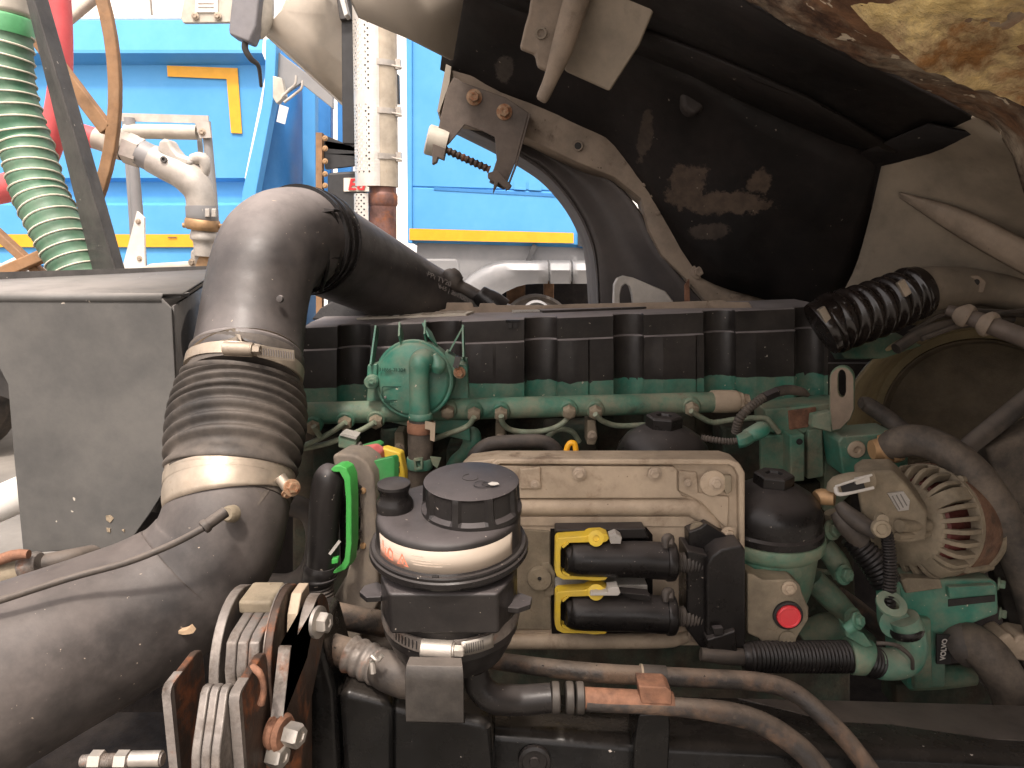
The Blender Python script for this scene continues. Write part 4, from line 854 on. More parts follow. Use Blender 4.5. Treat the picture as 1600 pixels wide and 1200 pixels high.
jit = {u: 2.2*mn.noise(Vector((u*.11, 3, 0))) + 1.2*mn.noise(Vector((u*.4, 8, 0))) + (random.random() < .05)*4 for u in us}
rows = [row(vbot, .006, .9, 1), row(lambda u: vbnd(u)+jit[u], .006, .9, 1), row(lambda u: vlip(u)+5, .006, .9, 1), row(lambda u: vlip(u)+1.5, .0045, .9, 1), row(lambda u: vlip(u)-.5, -.002), row(lambda u: vtop(u)+4, .000), row(lambda u: vtop(u)+1, -.001), row(lambda u: vtop(u)-.5, -.005)]
# top surface: straight rear rows
def trow(dv, y, dz=0): return [P(u, vtop(u), cY(u)) + V(0, y, dz) for u in us]
rows += [trow(0, .05, .001), trow(0, .07, .003), trow(0, .19, .003)]
bm = nb(); g = loft(bm, rows)
bm.faces.ensure_lookup_table()
nseg = len(us)-1
for k, f in enumerate(bm.faces): f.material_index = 1 if k < nseg else 0
for col, sgn in ((0, 1), (-1, 1)):
    pts = [r[col] for r in g]; 
    q = [bm.verts.new(pts[0].co + V(0,.19,0))]
    bm.faces.new(pts + q)
part('cover', bm, [M['cover_plastic'], M['engine_green']], t, ang=28)
bm = nb(); prism(bm, [P(u, vtop(u), cY(u)) + V(0,.075,.0035) for u in (545, 725)] + [P(u, vtop(u), cY(u)) + V(0,.14,.0035) for u in (735, 560)], V(0,0,.004)); part('torn_label', bm, M['cream_metal'], t)
for k in range(9):
    u = 560+k*18; c = P(u, vtop(u), cY(u)) + V(0,.085+.02*random.random(),.008)
    bm = nb(); prism(bm, [c, c+V(.02,.0,0), c+V(.026,.03,.001), c+V(.004,.035,.001)], V(0,0,.0012)); part('paper_scrap', bm, M[random.choice(['hood_skin','white_metal','cream_metal'])], t)
bm = nb(); a, b_ = P(850,vtop(850),cY(850))+V(0,.08,.0035), P(1140,vtop(1140),cY(1140))+V(0,.08,.0035); prism(bm, [a, b_, b_+V(.03,.07,0), a+V(-.02,.08,0)], V(0,0,.005)); part('raised_badge_panel', bm, M['cover_plastic'], t, bev=.001)
bm = nb(); a, b_ = P(800,vtop(800),cY(800))+V(0,.10,.0035), P(905,vtop(905),cY(905))+V(0,.10,.0035); prism(bm, [a, b_, b_+V(0,.05,0), a+V(0,.05,0)], V(0,0,.004)); part('blue_label', bm, M['label_grey'], t)
for u in (794, 802):
    bm = nb(); prism(bm, PP([(u,505),(u+6,505),(u+6,513),(u,513)], cY(u)-.004), V(0,.006,0)); part('clip_slot', bm, M['print_dark'], t)
bm = nb(); prism(bm, PP([(790,500),(812,500),(812,504),(790,504)], cY(800)-.004), V(0,.006,0)); part('clip_bar', bm, M['satin_black'], t)
# ---- beige strip along the rear of the cover
t = thing('rear_shield', P(900,480,1.86), 'thin tan heat shield strip standing along the rear of the rocker cover', 'heat shield')
zz = P(640,vtop(640),cY(640)).z
def tp(u, dv, Y): return P(u, dv, Y)
prof_ = [(640,494),(696,487),(698,477),(738,477),(740,484),(748,484),(750,478),(772,478),(776,481),(850,481),(900,479),(1050,476),(1130,473),(1135,476),(1170,476),(1175,484),(1160,498),(640,505)]
bm = nb(); prism(bm, PP([(a_, b__-4 if b__ < 490 else b__) for a_, b__ in prof_], 1.62), V(0,.004,0)); part('strip', bm, M['hood_frame'], t, bev=.001)
bm = nb(); prism(bm, PP([(1130,474),(1290,486),(1300,496),(1120,488)], 1.80), V(0,.02,0)); part('end_strip', bm, M['hood_inner'], t)
bm = nb(); corr(bm, [(634,482,1.62,5.5),(660,483,1.62,5.5),(690,488,1.63,4.5),(750,492,1.64,3.5),(790,492,1.65,3)], .006, .0008, 12); tube(bm, [(632,481,1.62,5),(650,482,1.62,6.5),(655,483,1.62,5)], 12, 3); single('conduit', bm, 'rubber', 'thin black corrugated conduit end lying on the rocker cover top', 'conduit')
t = thing('boot_lever', P(765,475,1.8), 'black rubber knob and boot sticking up behind the rocker cover', 'rubber boot')
bm = nb(); tube(bm, [(700,420,1.66,3),(701,423,1.66,10),(706,432,1.66,14.5),(713,443,1.66,14),(718,447,1.66,11),(722,449,1.66,9.5),(730,453,1.66,9.5),(752,466,1.66,10)], 20, 6); part('knob', bm, M['rubber'], t)
bm = nb(); tube(bm, [(747,457,1.66,13),(750,460,1.66,15),(757,466,1.66,17),(768,474,1.66,20),(782,486,1.66,22)], 20, 5); part('boot', bm, M['satin_black'], t)
bm = nb(); tube(bm, [(768,478,1.68,4),(778,474,1.68,8),(790,480,1.68,6)], 10, 4); part('stud_cap', bm, M['galva'], t)

# ---- breather housing
YB_ = 1.28
t = thing('breather_housing', P(645,590,YB_), 'round green crankcase breather housing with moulded elbow and bracing ribs', 'breather')
s = S(YB_, 590)
ax = V(-.10,-.98,.10)
bm = nb(); plathe(bm, 648, 592, YB_+.02, ax, [(0,-45),(58,-45),(60,-5),(62,0),(62,7),(60,9),(57,9),(55,13),(52,15),(30,17.5),(0,18.5)], seg=64); part('housing', bm, M['engine_green'], t, ang=30)
bm = nb(); tube(bm, [(669,566,YB_+.03,17),(667,564,YB_-.01,17),(662,562,YB_-.022,17.5),(656,568,YB_-.03,17),(655,585,YB_-.03,15.5),(655,620,YB_-.03,15.5),(656,650,YB_-.03,16.5)], 28, 8); part('elbow', bm, M['engine_green'], t)
bm = nb(); tube(bm, [(657,645,YB_-.03,17),(657,649,YB_-.03,19),(657,654,YB_-.03,19),(657,657,YB_-.03,16)], 28, 3); part('hose_bead', bm, M['engine_green'], t)
bm = nb(); sweep(bm, path([(678,553,YB_-.02,6),(684,568,YB_-.02,13),(684,574,YB_-.02,13),(682,582,YB_-.02,8)], 5), 20, True); part('elbow_bulge', bm, M['engine_green'], t)
for (u, v, r) in ((580,597,11),(719,579,12)):
    bm = nb(); plathe(bm, u, v, YB_-.002, (0,-1,0), [(r*1.0,-30),(r,3),(r*.85,5),(0,5)], seg=24); part('lug', bm, M['engine_green'], t)
bolt(t, 581, 595, YB_-.012, 5, mat=M['engine_green']); bolt(t, 718, 582, YB_-.012, 6.5, mat=M['rusty_bolt'], h=8)
bm = nb(); prism(bm, PP([(696,548),(715,560),(722,568),(704,585),(690,580)], YB_+.01), V(0,.03,0)); prism(bm, PP([(574,570),(590,568),(588,600),(572,600)], YB_+.01), V(0,.03,0)); part('flange', bm, M['engine_green'], t, bev=.003)
bm = nb(); beam(bm, P(716,557,YB_-.02), P(712,574,YB_-.02), .010, .008); tube(bm, [(714,566,YB_-.02,2),(711,575,YB_-.024,2)], 8, 3); part('cable_clip', bm, M['dark_steel'], t)
for a, b in (((589,512),(581,572)),((627,513),(626,535)),((666,510),(665,532)),((667,512),(677,534)),((722,513),(700,553)),((724,512),(725,562))):
    bm = nb(); beam(bm, P(*a, YB_+.04)+V(0,0,0), P(*b, YB_+.015), 2.6*s, .035); part('rib', bm, M['engine_green'], t)
bm = nb(); prism(bm, PP([(578,570),(730,560),(735,690),(570,650)], YB_+.06), V(0,.02,0)); part('backplate', bm, M['engine_green'], t, bev=.002)
bm = nb(); lathe(bm, P(648,592,YB_+.02), ax, [(61*s,5.5*s),(62.5*s,5.5*s),(62.5*s,2*s),(61*s,2*s)], seg=10, a0=120, a1=145, ref=X); 
part('notch', bm, M['print_dark'], t, solid=.0006)
ex, ey = V(.995,-.1,0), V(0,.1,1)
face = lambda u, v: P(u, v, YB_+.02) + ax.normalized()*(16.4*s)
bm = nb(); 
o = [face(u, v) for u, v in ((601,604),(603,602),(635,602),(637,604),(637,621),(632,624),(606,624),(601,620))]; ii = [face(u, v)+V(0,0,0) for u, v in ((602.2,605),(603.5,603.2),(634.5,603.2),(635.8,605),(635.8,620),(631.5,622.8),(606.5,622.8),(602.2,619))]
ringprism(bm, o, ii, V(0,-.0012,0)); part('badge_outline', bm, M['print_green'], t)
for u in (606.5, 632):
    bm = nb(); lathe(bm, face(u, 619), ax, [(2.2*s,0),(1.8*s,2*s),(0,2.4*s)], seg=12); part('badge_rivet', bm, M['print_grey'], t)
text('moulded_lettering', '31866-71304', face(617,577), ex, ey, 8*s, M['print_green'], t, .0008)
text('moulded_lettering', 'MADE IN GERMANY', face(620,627)+V(0,0,0), ex, ey, 3.6*s, M['print_green'], t, .0006)
text('moulded_lettering', '>PA66<', face(621,631), ex, ey, 3.6*s, M['print_green'], t, .0006)
# ---- hose below it
t = thing('breather_hose', P(658,700,1.25), 'dusty short rubber hose under the breather elbow with two spring clamps', 'hose')
bm = nb(); tube(bm, [(657,654,YB_-.03,18),(657,680,YB_-.03,19.5),(657,700,YB_-.03,19.5),(656,720,YB_-.03,18),(655,760,YB_-.02,17),(655,800,YB_-.01,17)], 28, 6); part('hose', bm, M['dusty_rubber'], t)
bm = nb(); tube(bm, [(657,659,YB_-.03,20),(657,660,YB_-.03,21),(657,674,YB_-.03,21),(657,675,YB_-.03,20)], 28, 2, cap=False); part('spring_clamp', bm, M['bare_rust'], t)
bm = nb(); pr_ = PP([(664,659),(680,662),(679,690),(672,688),(672,672),(664,670)], YB_-.062); prism(bm, pr_, V(0,.006,0)); part('clamp_ear', bm, M['beige_alu'], t)
bm = nb(); tube(bm, [(656,715,YB_-.03,19),(656,716,YB_-.03,20.5),(656,730,YB_-.03,20),(656,731,YB_-.03,18.5)], 28, 2, cap=False); part('spring_clamp', bm, M['engine_green'], t)
bm = nb(); ringprism(bm, PP([(646,718),(660,717),(660,733),(648,735)], YB_-.062), PP([(649,721),(657,720),(657,730),(651,731)], YB_-.062), V(0,.01,0)); prism(bm, PP([(672,714),(689,716),(683,732),(676,726)], YB_-.05), V(0,.006,0)); part('clamp_ear', bm, M['dirty_green'], t)

# ---- fuel rail
t = thing('fuel_rail', P(900,630,1.3), 'long dusty green fuel rail tube with injector line nuts', 'fuel rail')
def rY(u): return 1.30 + (u-480)*.10/680
def rv(u): return 646 - (u-480)*(646-627)/680
bm = nb(); tube(bm, [(u, rv(u), rY(u), 17.5 - (u-480)*.0022) for u in (470,600,800,1000,1118)], 32, 4); part('tube', bm, M['dirty_green'], t)
bm = nb(); tube(bm, [(1112,627.5,rY(1112),17.5),(1122,627.3,rY(1122),18),(1148,627,rY(1148),17.5),(1152,627,rY(1152),15)], 32, 3); part('end_collar', bm, M['beige_alu'], t)
bm = nb(); tube(bm, [(1150,627,rY(1150),15),(1158,627,rY(1158),15),(1160,627,rY(1160),12),(1168,627,rY(1168),12)], 8, 2); part('end_plug', bm, M['beige_alu'], t)
nuts = [(490,664),(540,657),(588,655),(700,640),(741,643),(783,643),(889,640),(930,640),(1080,635)]
lines = {0:[(490,664),(500,680)], 1:[(540,658),(520,672),(490,688),(455,702),(430,712)], 2:[(586,658),(560,672),(515,690),(470,700)], 4:[(741,650),(730,664),(700,676),(660,690)],
 5:[(783,648),(786,660),(800,670),(830,673),(862,668),(883,656),(889,645)], 7:[(930,645),(942,656),(965,663),(1005,662),(1020,661)], 8:[(1080,640),(1095,650),(1115,658),(1150,653),(1190,651),(1202,656),(1217,674)]}
for k, (u, v) in enumerate(nuts):
    Yk = rY(u)-.030; bm = nb(); plathe(bm, u, v, Yk+.012, (0,-1,-.25), [(14.5,-8),(14.5,2),(13,4),(0,4)], seg=20); part('boss', bm, M['dirty_green'], t)
    bm = nb(); plathe(bm, u, v+1.5, Yk+.006, (0,-1,-.35), [(11,0),(11,10),(9,12),(5.5,13),(0,13)], seg=6); part('nut', bm, M['dusty_alu'], t)
for k, pl in lines.items():
    bm = nb(); n = len(pl); tube(bm, [(u, v+2, rY(u)-.045 + (.0 if i == 0 else .012*min(i,2)) + (.03 if k in (1,2,4) and i > 2 else 0), 4.3) for i, (u, v) in enumerate(pl)], 12, 8)
    part('injector_line', bm, M['line_green'], t)
bm = nb(); tube(bm, [(800,672,1.33,4.2),(840,690,1.35,4.2),(870,672,1.36,4.2),(893,674,1.37,4.2),(905,690,1.38,4.2)], 10, 6); part('injector_line', bm, M['line_green'], t)
t = thing('injector_elbow', P(735,690,1.42), 'dirty green union elbow with hex collar behind the fuel rail', 'pipe union')
bm = nb(); tube(bm, [(738,672,1.38,8),(738,680,1.37,14),(736,694,1.37,14),(726,708,1.38,11),(712,720,1.4,10),(704,735,1.42,10)], 16, 5); part('elbow', bm, M['engine_green'], t)
for i, (u, v, lb) in enumerate(((624,695,'small dusty clamp block with bolt left of the breather hose'), (782,680,'small dusty nut block under the fuel rail, right of the green union elbow'), (925,676,'small dusty nut block under the fuel rail behind the yellow dipstick'))):
    t = thing('clamp_block', P(u,v,1.4), lb, 'clamp block')
    bm = nb(); pprism(bm, [(u-8,v-20),(u+6,v-20),(u+9,v+8),(u+5,v+20),(u-8,v+20)], 1.36, .05); part('block', bm, M['dusty_alu'], t, bev=.004); bolt(t, u, v+4, 1.358, 5)

# ---- oil filters
def filt(u, v, Y, r, body_v, lbl, green):
    t = thing('oil_filter', P(u, v+40, Y), lbl, 'oil filter', 'oil filter caps')
    s = S(Y, v)
    bm = nb(); plathe(bm, u, v, Y, (0,-.03,1), [(0,2),(r*.42,2),(r*.55,-2),(r*.8,-14),(r*.95,-28),(r*1.0,-42),(r*1.0,-62),(r*1.05,-66),(r*1.05,-76),(r*.98,-80),(r*.98,-90)], seg=56); part('cap', bm, M['satin_black'], t, ang=40)
    bm = nb(); plathe(bm, u, v, Y, (0,-.03,1), [(r*.40,0),(r*.40,17),(r*.36,20),(r*.18,20),(r*.15,16),(0,16)], seg=6, a0=12, a1=372); part('hex_top', bm, M['satin_black'], t, bev=.001)
    bm = nb(); plathe(bm, u, v, Y, (0,-.03,1), [(r*.95,-76),(r*1.08,-77),(r*1.10,-82),(r*1.08,-96),(r*.98,-104),(r*.93,-160),(r*.8,-200)], seg=48); part('housing', bm, M[green], t)
    return t
filt(1037, 668, 1.24, 72, 0, 'black domed oil filter cap with hex top behind the control unit panel', 'dirty_green')
tf = filt(1208, 758, 1.15, 77, 0, 'black domed oil filter cap right of the control unit panel, on a dirty green housing', 'dirty_green')

# ---- bits behind the panel
bm = nb(); tube(bm, [(738,722,1.26,11),(745,708,1.26,11),(765,694,1.26,11),(805,690,1.26,11),(845,690,1.26,11),(865,700,1.26,11),(878,722,1.26,11)], 18, 8); single('arched_hose', bm, 'rubber', 'black hose arching over behind the reservoir cap', 'hose')
bm = nb(); tube(bm, [(885,730,1.15,4.5),(885,705,1.15,4.5),(889,694,1.15,4.5),(895,692,1.15,4.5),(899,698,1.15,4.5),(901,730,1.15,4.5)], 12, 8); single('dipstick_loop', bm, 'dipstick', 'bright yellow dipstick loop above the control unit panel', 'dipstick')
# ---- wiring right of the rail
t = thing('sensor_lead', P(1200,640,1.32), 'dusty sensor plug with corrugated conduit at the fuel rail end', 'sensor lead')
bm = nb(); corr(bm, [(1150,675,1.30,7),(1155,655,1.29,7),(1170,638,1.29,7),(1194,620,1.30,7)], .0055, .0009, 14); part('conduit', bm, M['dusty_rubber'], t)
bm = nb(); tube(bm, [(1192,622,1.30,9),(1212,613,1.32,9)], 6, 2); part('plug', bm, M['black_plastic'], t)
bm = nb(); tube(bm, [(1212,613,1.32,8),(1232,609,1.33,8),(1252,612,1.34,7),(1262,617,1.35,4)], 12, 4); part('boot', bm, M['dusty_rubber'], t)
t = thing('green_sensor_plug', P(1180,680,1.25), 'green overspray painted sensor plug on a corrugated lead above the right oil filter', 'sensor plug')
bm = nb(); corr(bm, [(1096,684,1.22,5),(1120,688,1.21,5),(1140,690,1.21,5),(1156,688,1.21,5)], .005, .0008, 12); part('conduit', bm, M['rubber'], t)
bm = nb(); tube(bm, [(1152,690,1.21,11),(1160,688,1.21,12),(1172,681,1.22,12)], 8, 2); part('plug', bm, M['engine_green'], t, bev=.002)
bm = nb(); tube(bm, [(1165,683,1.22,11),(1182,675,1.22,13),(1190,671,1.23,13),(1195,668,1.24,9)], 16, 3); part('head', bm, M['engine_green'], t)
t = thing('sensor_plug', P(545,690,1.22), 'small dark green plug with ribbed lead above the green lever connector', 'sensor plug')
bm = nb(); prism(bm, PP([(528,683),(535,677),(556,683),(558,690),(553,705),(528,700)], 1.18), V(0,.03,0)); part('plug', bm, M['dirty_green'], t, bev=.003)
bm = nb(); prism(bm, PP([(530,680),(535,677),(558,683),(556,687)], 1.177), V(0,.03,0)); part('latch', bm, M['label_grey'], t)
bm = nb(); corr(bm, [(554,694,1.19,7.5),(564,700,1.19,7),(576,708,1.2,6)], .0075, .0012, 14); part('lead', bm, M['rubber'], t)
# ---- timing cover plates on the right
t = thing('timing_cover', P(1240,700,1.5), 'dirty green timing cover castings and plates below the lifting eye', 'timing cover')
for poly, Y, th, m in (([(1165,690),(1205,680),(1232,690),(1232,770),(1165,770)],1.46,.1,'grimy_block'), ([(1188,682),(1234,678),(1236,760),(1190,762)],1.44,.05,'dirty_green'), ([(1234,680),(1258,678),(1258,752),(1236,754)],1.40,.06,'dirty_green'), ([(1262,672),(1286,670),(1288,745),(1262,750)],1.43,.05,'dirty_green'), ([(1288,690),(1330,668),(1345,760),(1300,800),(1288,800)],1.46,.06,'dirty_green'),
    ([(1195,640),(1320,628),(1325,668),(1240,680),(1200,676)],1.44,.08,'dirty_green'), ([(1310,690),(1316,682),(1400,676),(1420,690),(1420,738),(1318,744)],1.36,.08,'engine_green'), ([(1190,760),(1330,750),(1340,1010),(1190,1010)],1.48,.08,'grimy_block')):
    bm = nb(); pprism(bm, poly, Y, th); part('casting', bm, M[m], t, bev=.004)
bm = nb(); pprism(bm, [(1232,642),(1276,636),(1274,654),(1262,668),(1234,672)], 1.436, .01); part('rust_patch', bm, M['bare_rust'], t, bev=.002)
bm = nb(); plathe(bm, 1338,702,1.358,(0,-1,0), [(14,0),(13,3),(8,4),(6,4),(5.5,-1),(0,-1)], seg=24); part('port_ring', bm, M['beige_alu'], t)
bm = nb(); plathe(bm, 1249,690,1.398,(0,-1,0), [(5,0),(5,1),(4,1),(3.5,-.2),(0,-.2)], seg=16); part('hole', bm, M['print_dark'], t)
t = thing('lifting_eye', P(1310,640,1.42), 'worn green steel lifting eye with oval slot at the end of the rocker cover', 'lifting eye')
ou = ell(1315,592,19,20,14,180,360) + [(1334,640),(1328,656),(1312,672),(1300,674),(1296,640)]
inn = ell(1315,590,7,13,14,180,360) + [(1322,612),(1319,620),(1315,621),(1311,619),(1308,612)]
bm = nb(); ringprism(bm, PP(ou,1.36), PP(inn,1.36), V(.010,.016,0)); part('eye', bm, M['dirty_green'], t, bev=.002)
bm = nb(); ringprism(bm, [p+V(0,-.0015,0) for p in PP([(u*.93+1315*.07, v*.95+620*.05) for u, v in ou],1.36)], [p+V(0,-.0015,0) for p in PP(inn,1.36)], V(0,.002,0)); part('worn_face', bm, M['hood_frame'], t)
bm = nb(); prism(bm, PP([(1270,648,1.40),(1300,642,1.38),(1300,676,1.38),(1268,668,1.40)]), V(0,.02,0)); part('foot', bm, M['dirty_green'], t, bev=.003)
# ================================================================== control unit panel
YP = 1.10
t = PANEL = thing('control_unit', P(970,1000,YP), 'dusty beige aluminium engine control unit panel with pressed ribs and bolts', 'control unit')
bm = nb(); pprism(bm, [(720,735),(735,722),(775,717),(1135,717),(1155,723),(1165,740),(1165,985),(1150,1010),(720,1010)], YP, .05); part('base', bm, M['beige_alu'], t, bev=.004)
bm = nb(); ou = [(768,724),(778,718),(1140,718),(1156,724),(1164,738),(1165,990),(1156,990),(1154,745),(1148,732),(1138,727),(782,726),(770,732)]
pprism(bm, ou, YP-.012, .014); part('rim', bm, M['beige_alu'], t, bev=.003)
bm = nb(); pprism(bm, [(770,727),(840,729),(846,728),(1052,729),(1058,735),(1058,765),(1066,775),(1076,778),(770,779)], YP-.008, .012); part('raised_plate', bm, M['beige_alu'], t, bev=.003)
bm = nb(); pprism(bm, [(812,732),(832,731),(845,729),(846,765),(812,765)], YP-.012, .012); part('corner_pad', bm, M['beige_alu'], t, bev=.003)
bm = nb(); pprism(bm, [(1060,735),(1090,738),(1092,770),(1140,776),(1138,830),(1120,812),(1095,785),(1060,768)], YP-.004, .008); part('corner_pad', bm, M['beige_alu'], t, bev=.003)
bm = nb(); tube(bm, [(770,790,YP+.004,15),(900,791,YP+.004,15),(1060,791,YP+.004,15),(1085,796,YP+.004,15),(1105,812,YP+.004,14),(1118,832,YP+.004,12),(1124,850,YP+.006,9)], 24, 8); part('pressed_rib', bm, M['beige_alu'], t)
bm = nb(); pprism(bm, [(770,808),(1085,807),(1100,820),(1080,824),(770,822)], YP-.003, .006); part('step', bm, M['beige_alu'], t, bev=.002)
bm = nb(); tube(bm, [(780,1003,YP-.005,11),(900,1002,YP-.005,12),(1030,1001,YP-.005,11.5),(1060,998,YP-.002,10),(1085,990,YP,8)], 20, 6); part('pressed_rib', bm, M['beige_alu'], t)
bm = nb(); pprism(bm, [(790,825),(860,830),(862,985),(790,985)], YP-.004, .006); part('lower_plate', bm, M['dusty_alu'], t, bev=.003)
bm = nb(); pprism(bm, [(860,826),(1010,824),(1020,836),(1020,1000),(862,1000)], YP-.001, .004); part('socket_recess', bm, M['shade_grime'], t, bev=.001)
for v in (912,):
    bm = nb(); pprism(bm, [(868,914),(1012,914),(1012,924),(968,924),(868,924)], YP-.03, .03); part('socket_bar', bm, M['label_grey'], t, bev=.002)
for u, v, r in ((905,740,7.5),(1023,740,7.5),(836,757,5),(1075,755,4.5),(1119,755,8)): bolt(t, u, v, YP-.012, r, h=r*.7)
bm = nb(); plathe(bm, 1114,755,YP-.009,(0,-1,0), [(21,0),(20,2),(15,3),(0,3)], seg=32); part('washer', bm, M['beige_alu'], t)
bm = nb(); pprism(bm, [(1132,743),(1144,743),(1144,768),(1136,774),(1132,768)], YP-.012, .01); part('edge_clip', bm, M['dusty_alu'], t, bev=.002)
bm = nb(); plathe(bm, 843,903,YP-.006,(0,-1,0), [(19,-3),(19.5,3),(18,6),(4,6.5),(3,5),(0,5)], seg=36); vpo = part('vent_plug', bm, M['dusty_alu'], t)
bm = nb(); plathe(bm, 843,904,YP-.013,(0,-1,0), [(3.2,0),(0,1)], seg=12); part('plug_hole', bm, M['print_dark'], vpo)
bm = nb(); pprism(bm, [(846,880),(858,878),(868,895),(866,930),(850,935)], YP-.005, .008); part('plug_bracket', bm, M['dusty_alu'], t, bev=.002)
for k in range(22):
    pass
# black lower screw
bolt(t, 1090, 826, YP-.02, 11.5, mat=M['dusty_alu'], h=4, washer=1.05); bolt(t, 1138, 834, YP-.02, 8, mat=M['beige_alu']); bolt(t, 1086, 992, YP-.02, 9, mat=M['bolt'], h=9, washer=1.3)

def connector(vc, lbl):
    t = thing('harness_connector', P(970,vc,1.05), lbl, 'connector', 'black connectors with yellow levers')
    y = 1.055; s = S(y, vc)
    pr = path([(884,vc-1,y,14),(886,vc-1,y,20),(892,vc,y,24.5),(905,vc,y,27),(950,vc+1,y,27.5),(1000,vc+1,y,28.5),(1030,vc+3,y,29),(1043,vc+3,y,29)], 5)
    bm = nb(); sweep(bm, pr, 28); part('shell', bm, M['satin_black'], t, ang=50)
    bm = nb(); tube(bm, [(1040,vc+3,y,30),(1042,vc+3,y,32),(1052,vc+3,y,31),(1056,vc+3,y,26)], 28, 3); part('collar', bm, M['satin_black'], t)
    bm = nb(); tube(bm, [(1040,vc-16,y-.022,4),(1040,vc-30,y-.015,7),(1047,vc-32,y-.01,7),(1048,vc-20,y-.02,5)], 10, 4); part('tie', bm, M['rubber'], t)
    bm = nb(); corr(bm, [(1052,vc+5,y,15),(1070,vc+6,y,15),(1092,vc+7,y+.005,15)], .0050, .0011, 20); part('neck', bm, M['rubber'], t)
    # lever
    ou = [(868,vc-27),(872,vc-32),(885,vc-33),(915,vc-35),(922,vc-39),(940,vc-40),(950,vc-36),(952,vc-31),(947,vc-26),(935,vc-24),(918,vc-25),(885,vc-24),(878,vc-20),(876,vc-12),(876,vc+18),(879,vc+24),(888,vc+27),(920,vc+28),(944,vc+26),(950,vc+29),(946,vc+34),(930,vc+35),(905,vc+33),(880,vc+33),(870,vc+28),(867,vc+20)]
    bm = nb(); pprism(bm, ou, y-.012, .024); lvo = part('lever', bm, M['lever_yellow'], t, bev=.0014)
    bm = nb(); plathe(bm, 931,vc-32,y-.013,(0,-1,.3), [(12,-2),(12.5,3),(7,4),(5,4),(4.5,1),(0,1)], seg=24); part('lever_eye', bm, M['lever_yellow'], lvo)
    bm = nb(); beam(bm, P(879,vc-18,y-.013), P(888,vc-26,y-.013), .003, .004); beam(bm, P(879,vc+20,y-.013), P(890,vc+26,y-.013), .003, .004); part('lever_web', bm, M['lever_yellow'], lvo)
    return t
t = connector(873, 'black harness connector with yellow lever, upper of the pair on the beige panel')
bm = nb(); pprism(bm, [(952,838),(963,834),(972,840),(970,850),(954,850)], 1.03, .02); part('latch', bm, M['label_grey'], t, bev=.001)
bm = nb(); pprism(bm, [(868,828),(1008,826),(1014,842),(868,842)], 1.065, .03); part('housing', bm, M['satin_black'], t, bev=.002)
t = connector(957, 'black harness connector with yellow lever, lower of the pair on the beige panel')
bm = nb(); pprism(bm, [(950,919),(966,917),(970,926),(966,931),(922,931),(924,926),(950,926)], 1.03, .02); part('latch', bm, M['print_white'], t, bev=.001)
bm = nb(); pprism(bm, [(968,926),(1015,930),(1015,940),(985,936)], 1.03, .02); pprism(bm, [(1011,931),(1017,931),(1017,937),(1011,937)], 1.028, .01); part('marker', bm, M['satin_black'], t, bev=.001)
# conduit box
t = thing('conduit_box', P(1120,1000,1.06), 'black plastic cable conduit box at the right side of the control unit', 'conduit box')
bm = nb(); pprism(bm, [(1076,832),(1095,825),(1104,818),(1156,850),(1160,858),(1124,860),(1076,862)], 1.07, .03); part('gusset', bm, M['satin_black'], t, bev=.002)
bm = nb(); pprism(bm, [(1104,884),(1112,870),(1128,858),(1160,852),(1165,860),(1166,1035),(1104,1035)], 1.03, .07); part('cover', bm, M['satin_black'], t, bev=.004)
bm = nb(); pprism(bm, [(1073,860),(1108,868),(1108,1030),(1073,985)], 1.045, .06); part('side_wall', bm, M['satin_black'], t, bev=.004)
bm = nb(); pprism(bm, [(1104,1000),(1150,985),(1153,1028),(1108,1030)], 1.02, .03); part('foot', bm, M['satin_black'], t, bev=.003)
bm = nb(); pprism(bm, [(1114,982),(1130,981),(1130,992),(1116,993)], 1.016, .01); part('catch', bm, M['black_plastic'], t, bev=.001)
bm = nb(); tube(bm, [(1095,1022,1.02,10),(1130,1026,1.02,12),(1170,1026,1.03,14)], 14, 4); part('sleeve', bm, M['rubber'], t)

# ================================================================== green lever connector and mount, left of reservoir
t = thing('tall_connector', P(520,850,1.0), 'tall black connector with bright green locking lever left of the reservoir', 'connector')
bm = nb(); tube(bm, [(520,727,1.0,4),(518,732,1.0,16),(514,748,1.0,24),(509,780,1.0,25),(506,820,1.0,24),(503,860,1.0,23),(500,888,1.0,22)], 28, 6); part('shell', bm, M['black_plastic'], t, ang=60)
bm = nb(); tube(bm, [(501,882,1.0,23),(500,890,1.0,26),(499,898,1.0,25),(499,902,1.0,27),(499,908,1.0,24),(500,914,1.0,21)], 28, 3); part('collar', bm, M['black_plastic'], t)
bm = nb(); corr(bm, [(500,910,1.0,20),(504,940,1.0,19),(512,975,1.0,18)], .0055, .001, 24); part('neck', bm, M['rubber'], t)
lv = [(516,734),(522,728),(532,727),(541,732),(547,745),(549,780),(549,850),(546,880),(540,890),(528,895),(520,897),(521,892),(532,885),(538,872),(540,850),(540,780),(537,750),(530,738),(521,738)]
bm = nb(); prism(bm, PP(lv, .985), V(.006,.022,0)); lvo = part('lever', bm, M['lever_green'], t, bev=.0015)
bm = nb(); pprism(bm, [(518,874),(528,872),(528,880),(518,882)], .965, .01); part('lever_tab', bm, M['lever_green'], lvo, bev=.001)
bm = nb(); beam(bm, P(515,866,.965), P(531,845,.97), .004, .003); part('latch', bm, M['label_grey'], t)
for v in (765, 772, 800, 806, 835, 842):
    bm = nb(); tube(bm, [(543,v+8,1.01,4),(548,v,1.0,5),(562,v-4,1.02,4)], 8, 3); part('fin', bm, M['satin_black'], t)
t = thing('connector_mount', P(560,800,1.06), 'worn grey mounting frame holding the tall connector', 'mount')
ou = [(518,712),(528,708),(555,710),(572,722),(583,740),(586,780),(588,860),(592,940),(560,1000),(470,1010),(505,960),(540,900),(548,870),(560,860),(562,800),(560,760),(552,742),(540,734),(522,735)]
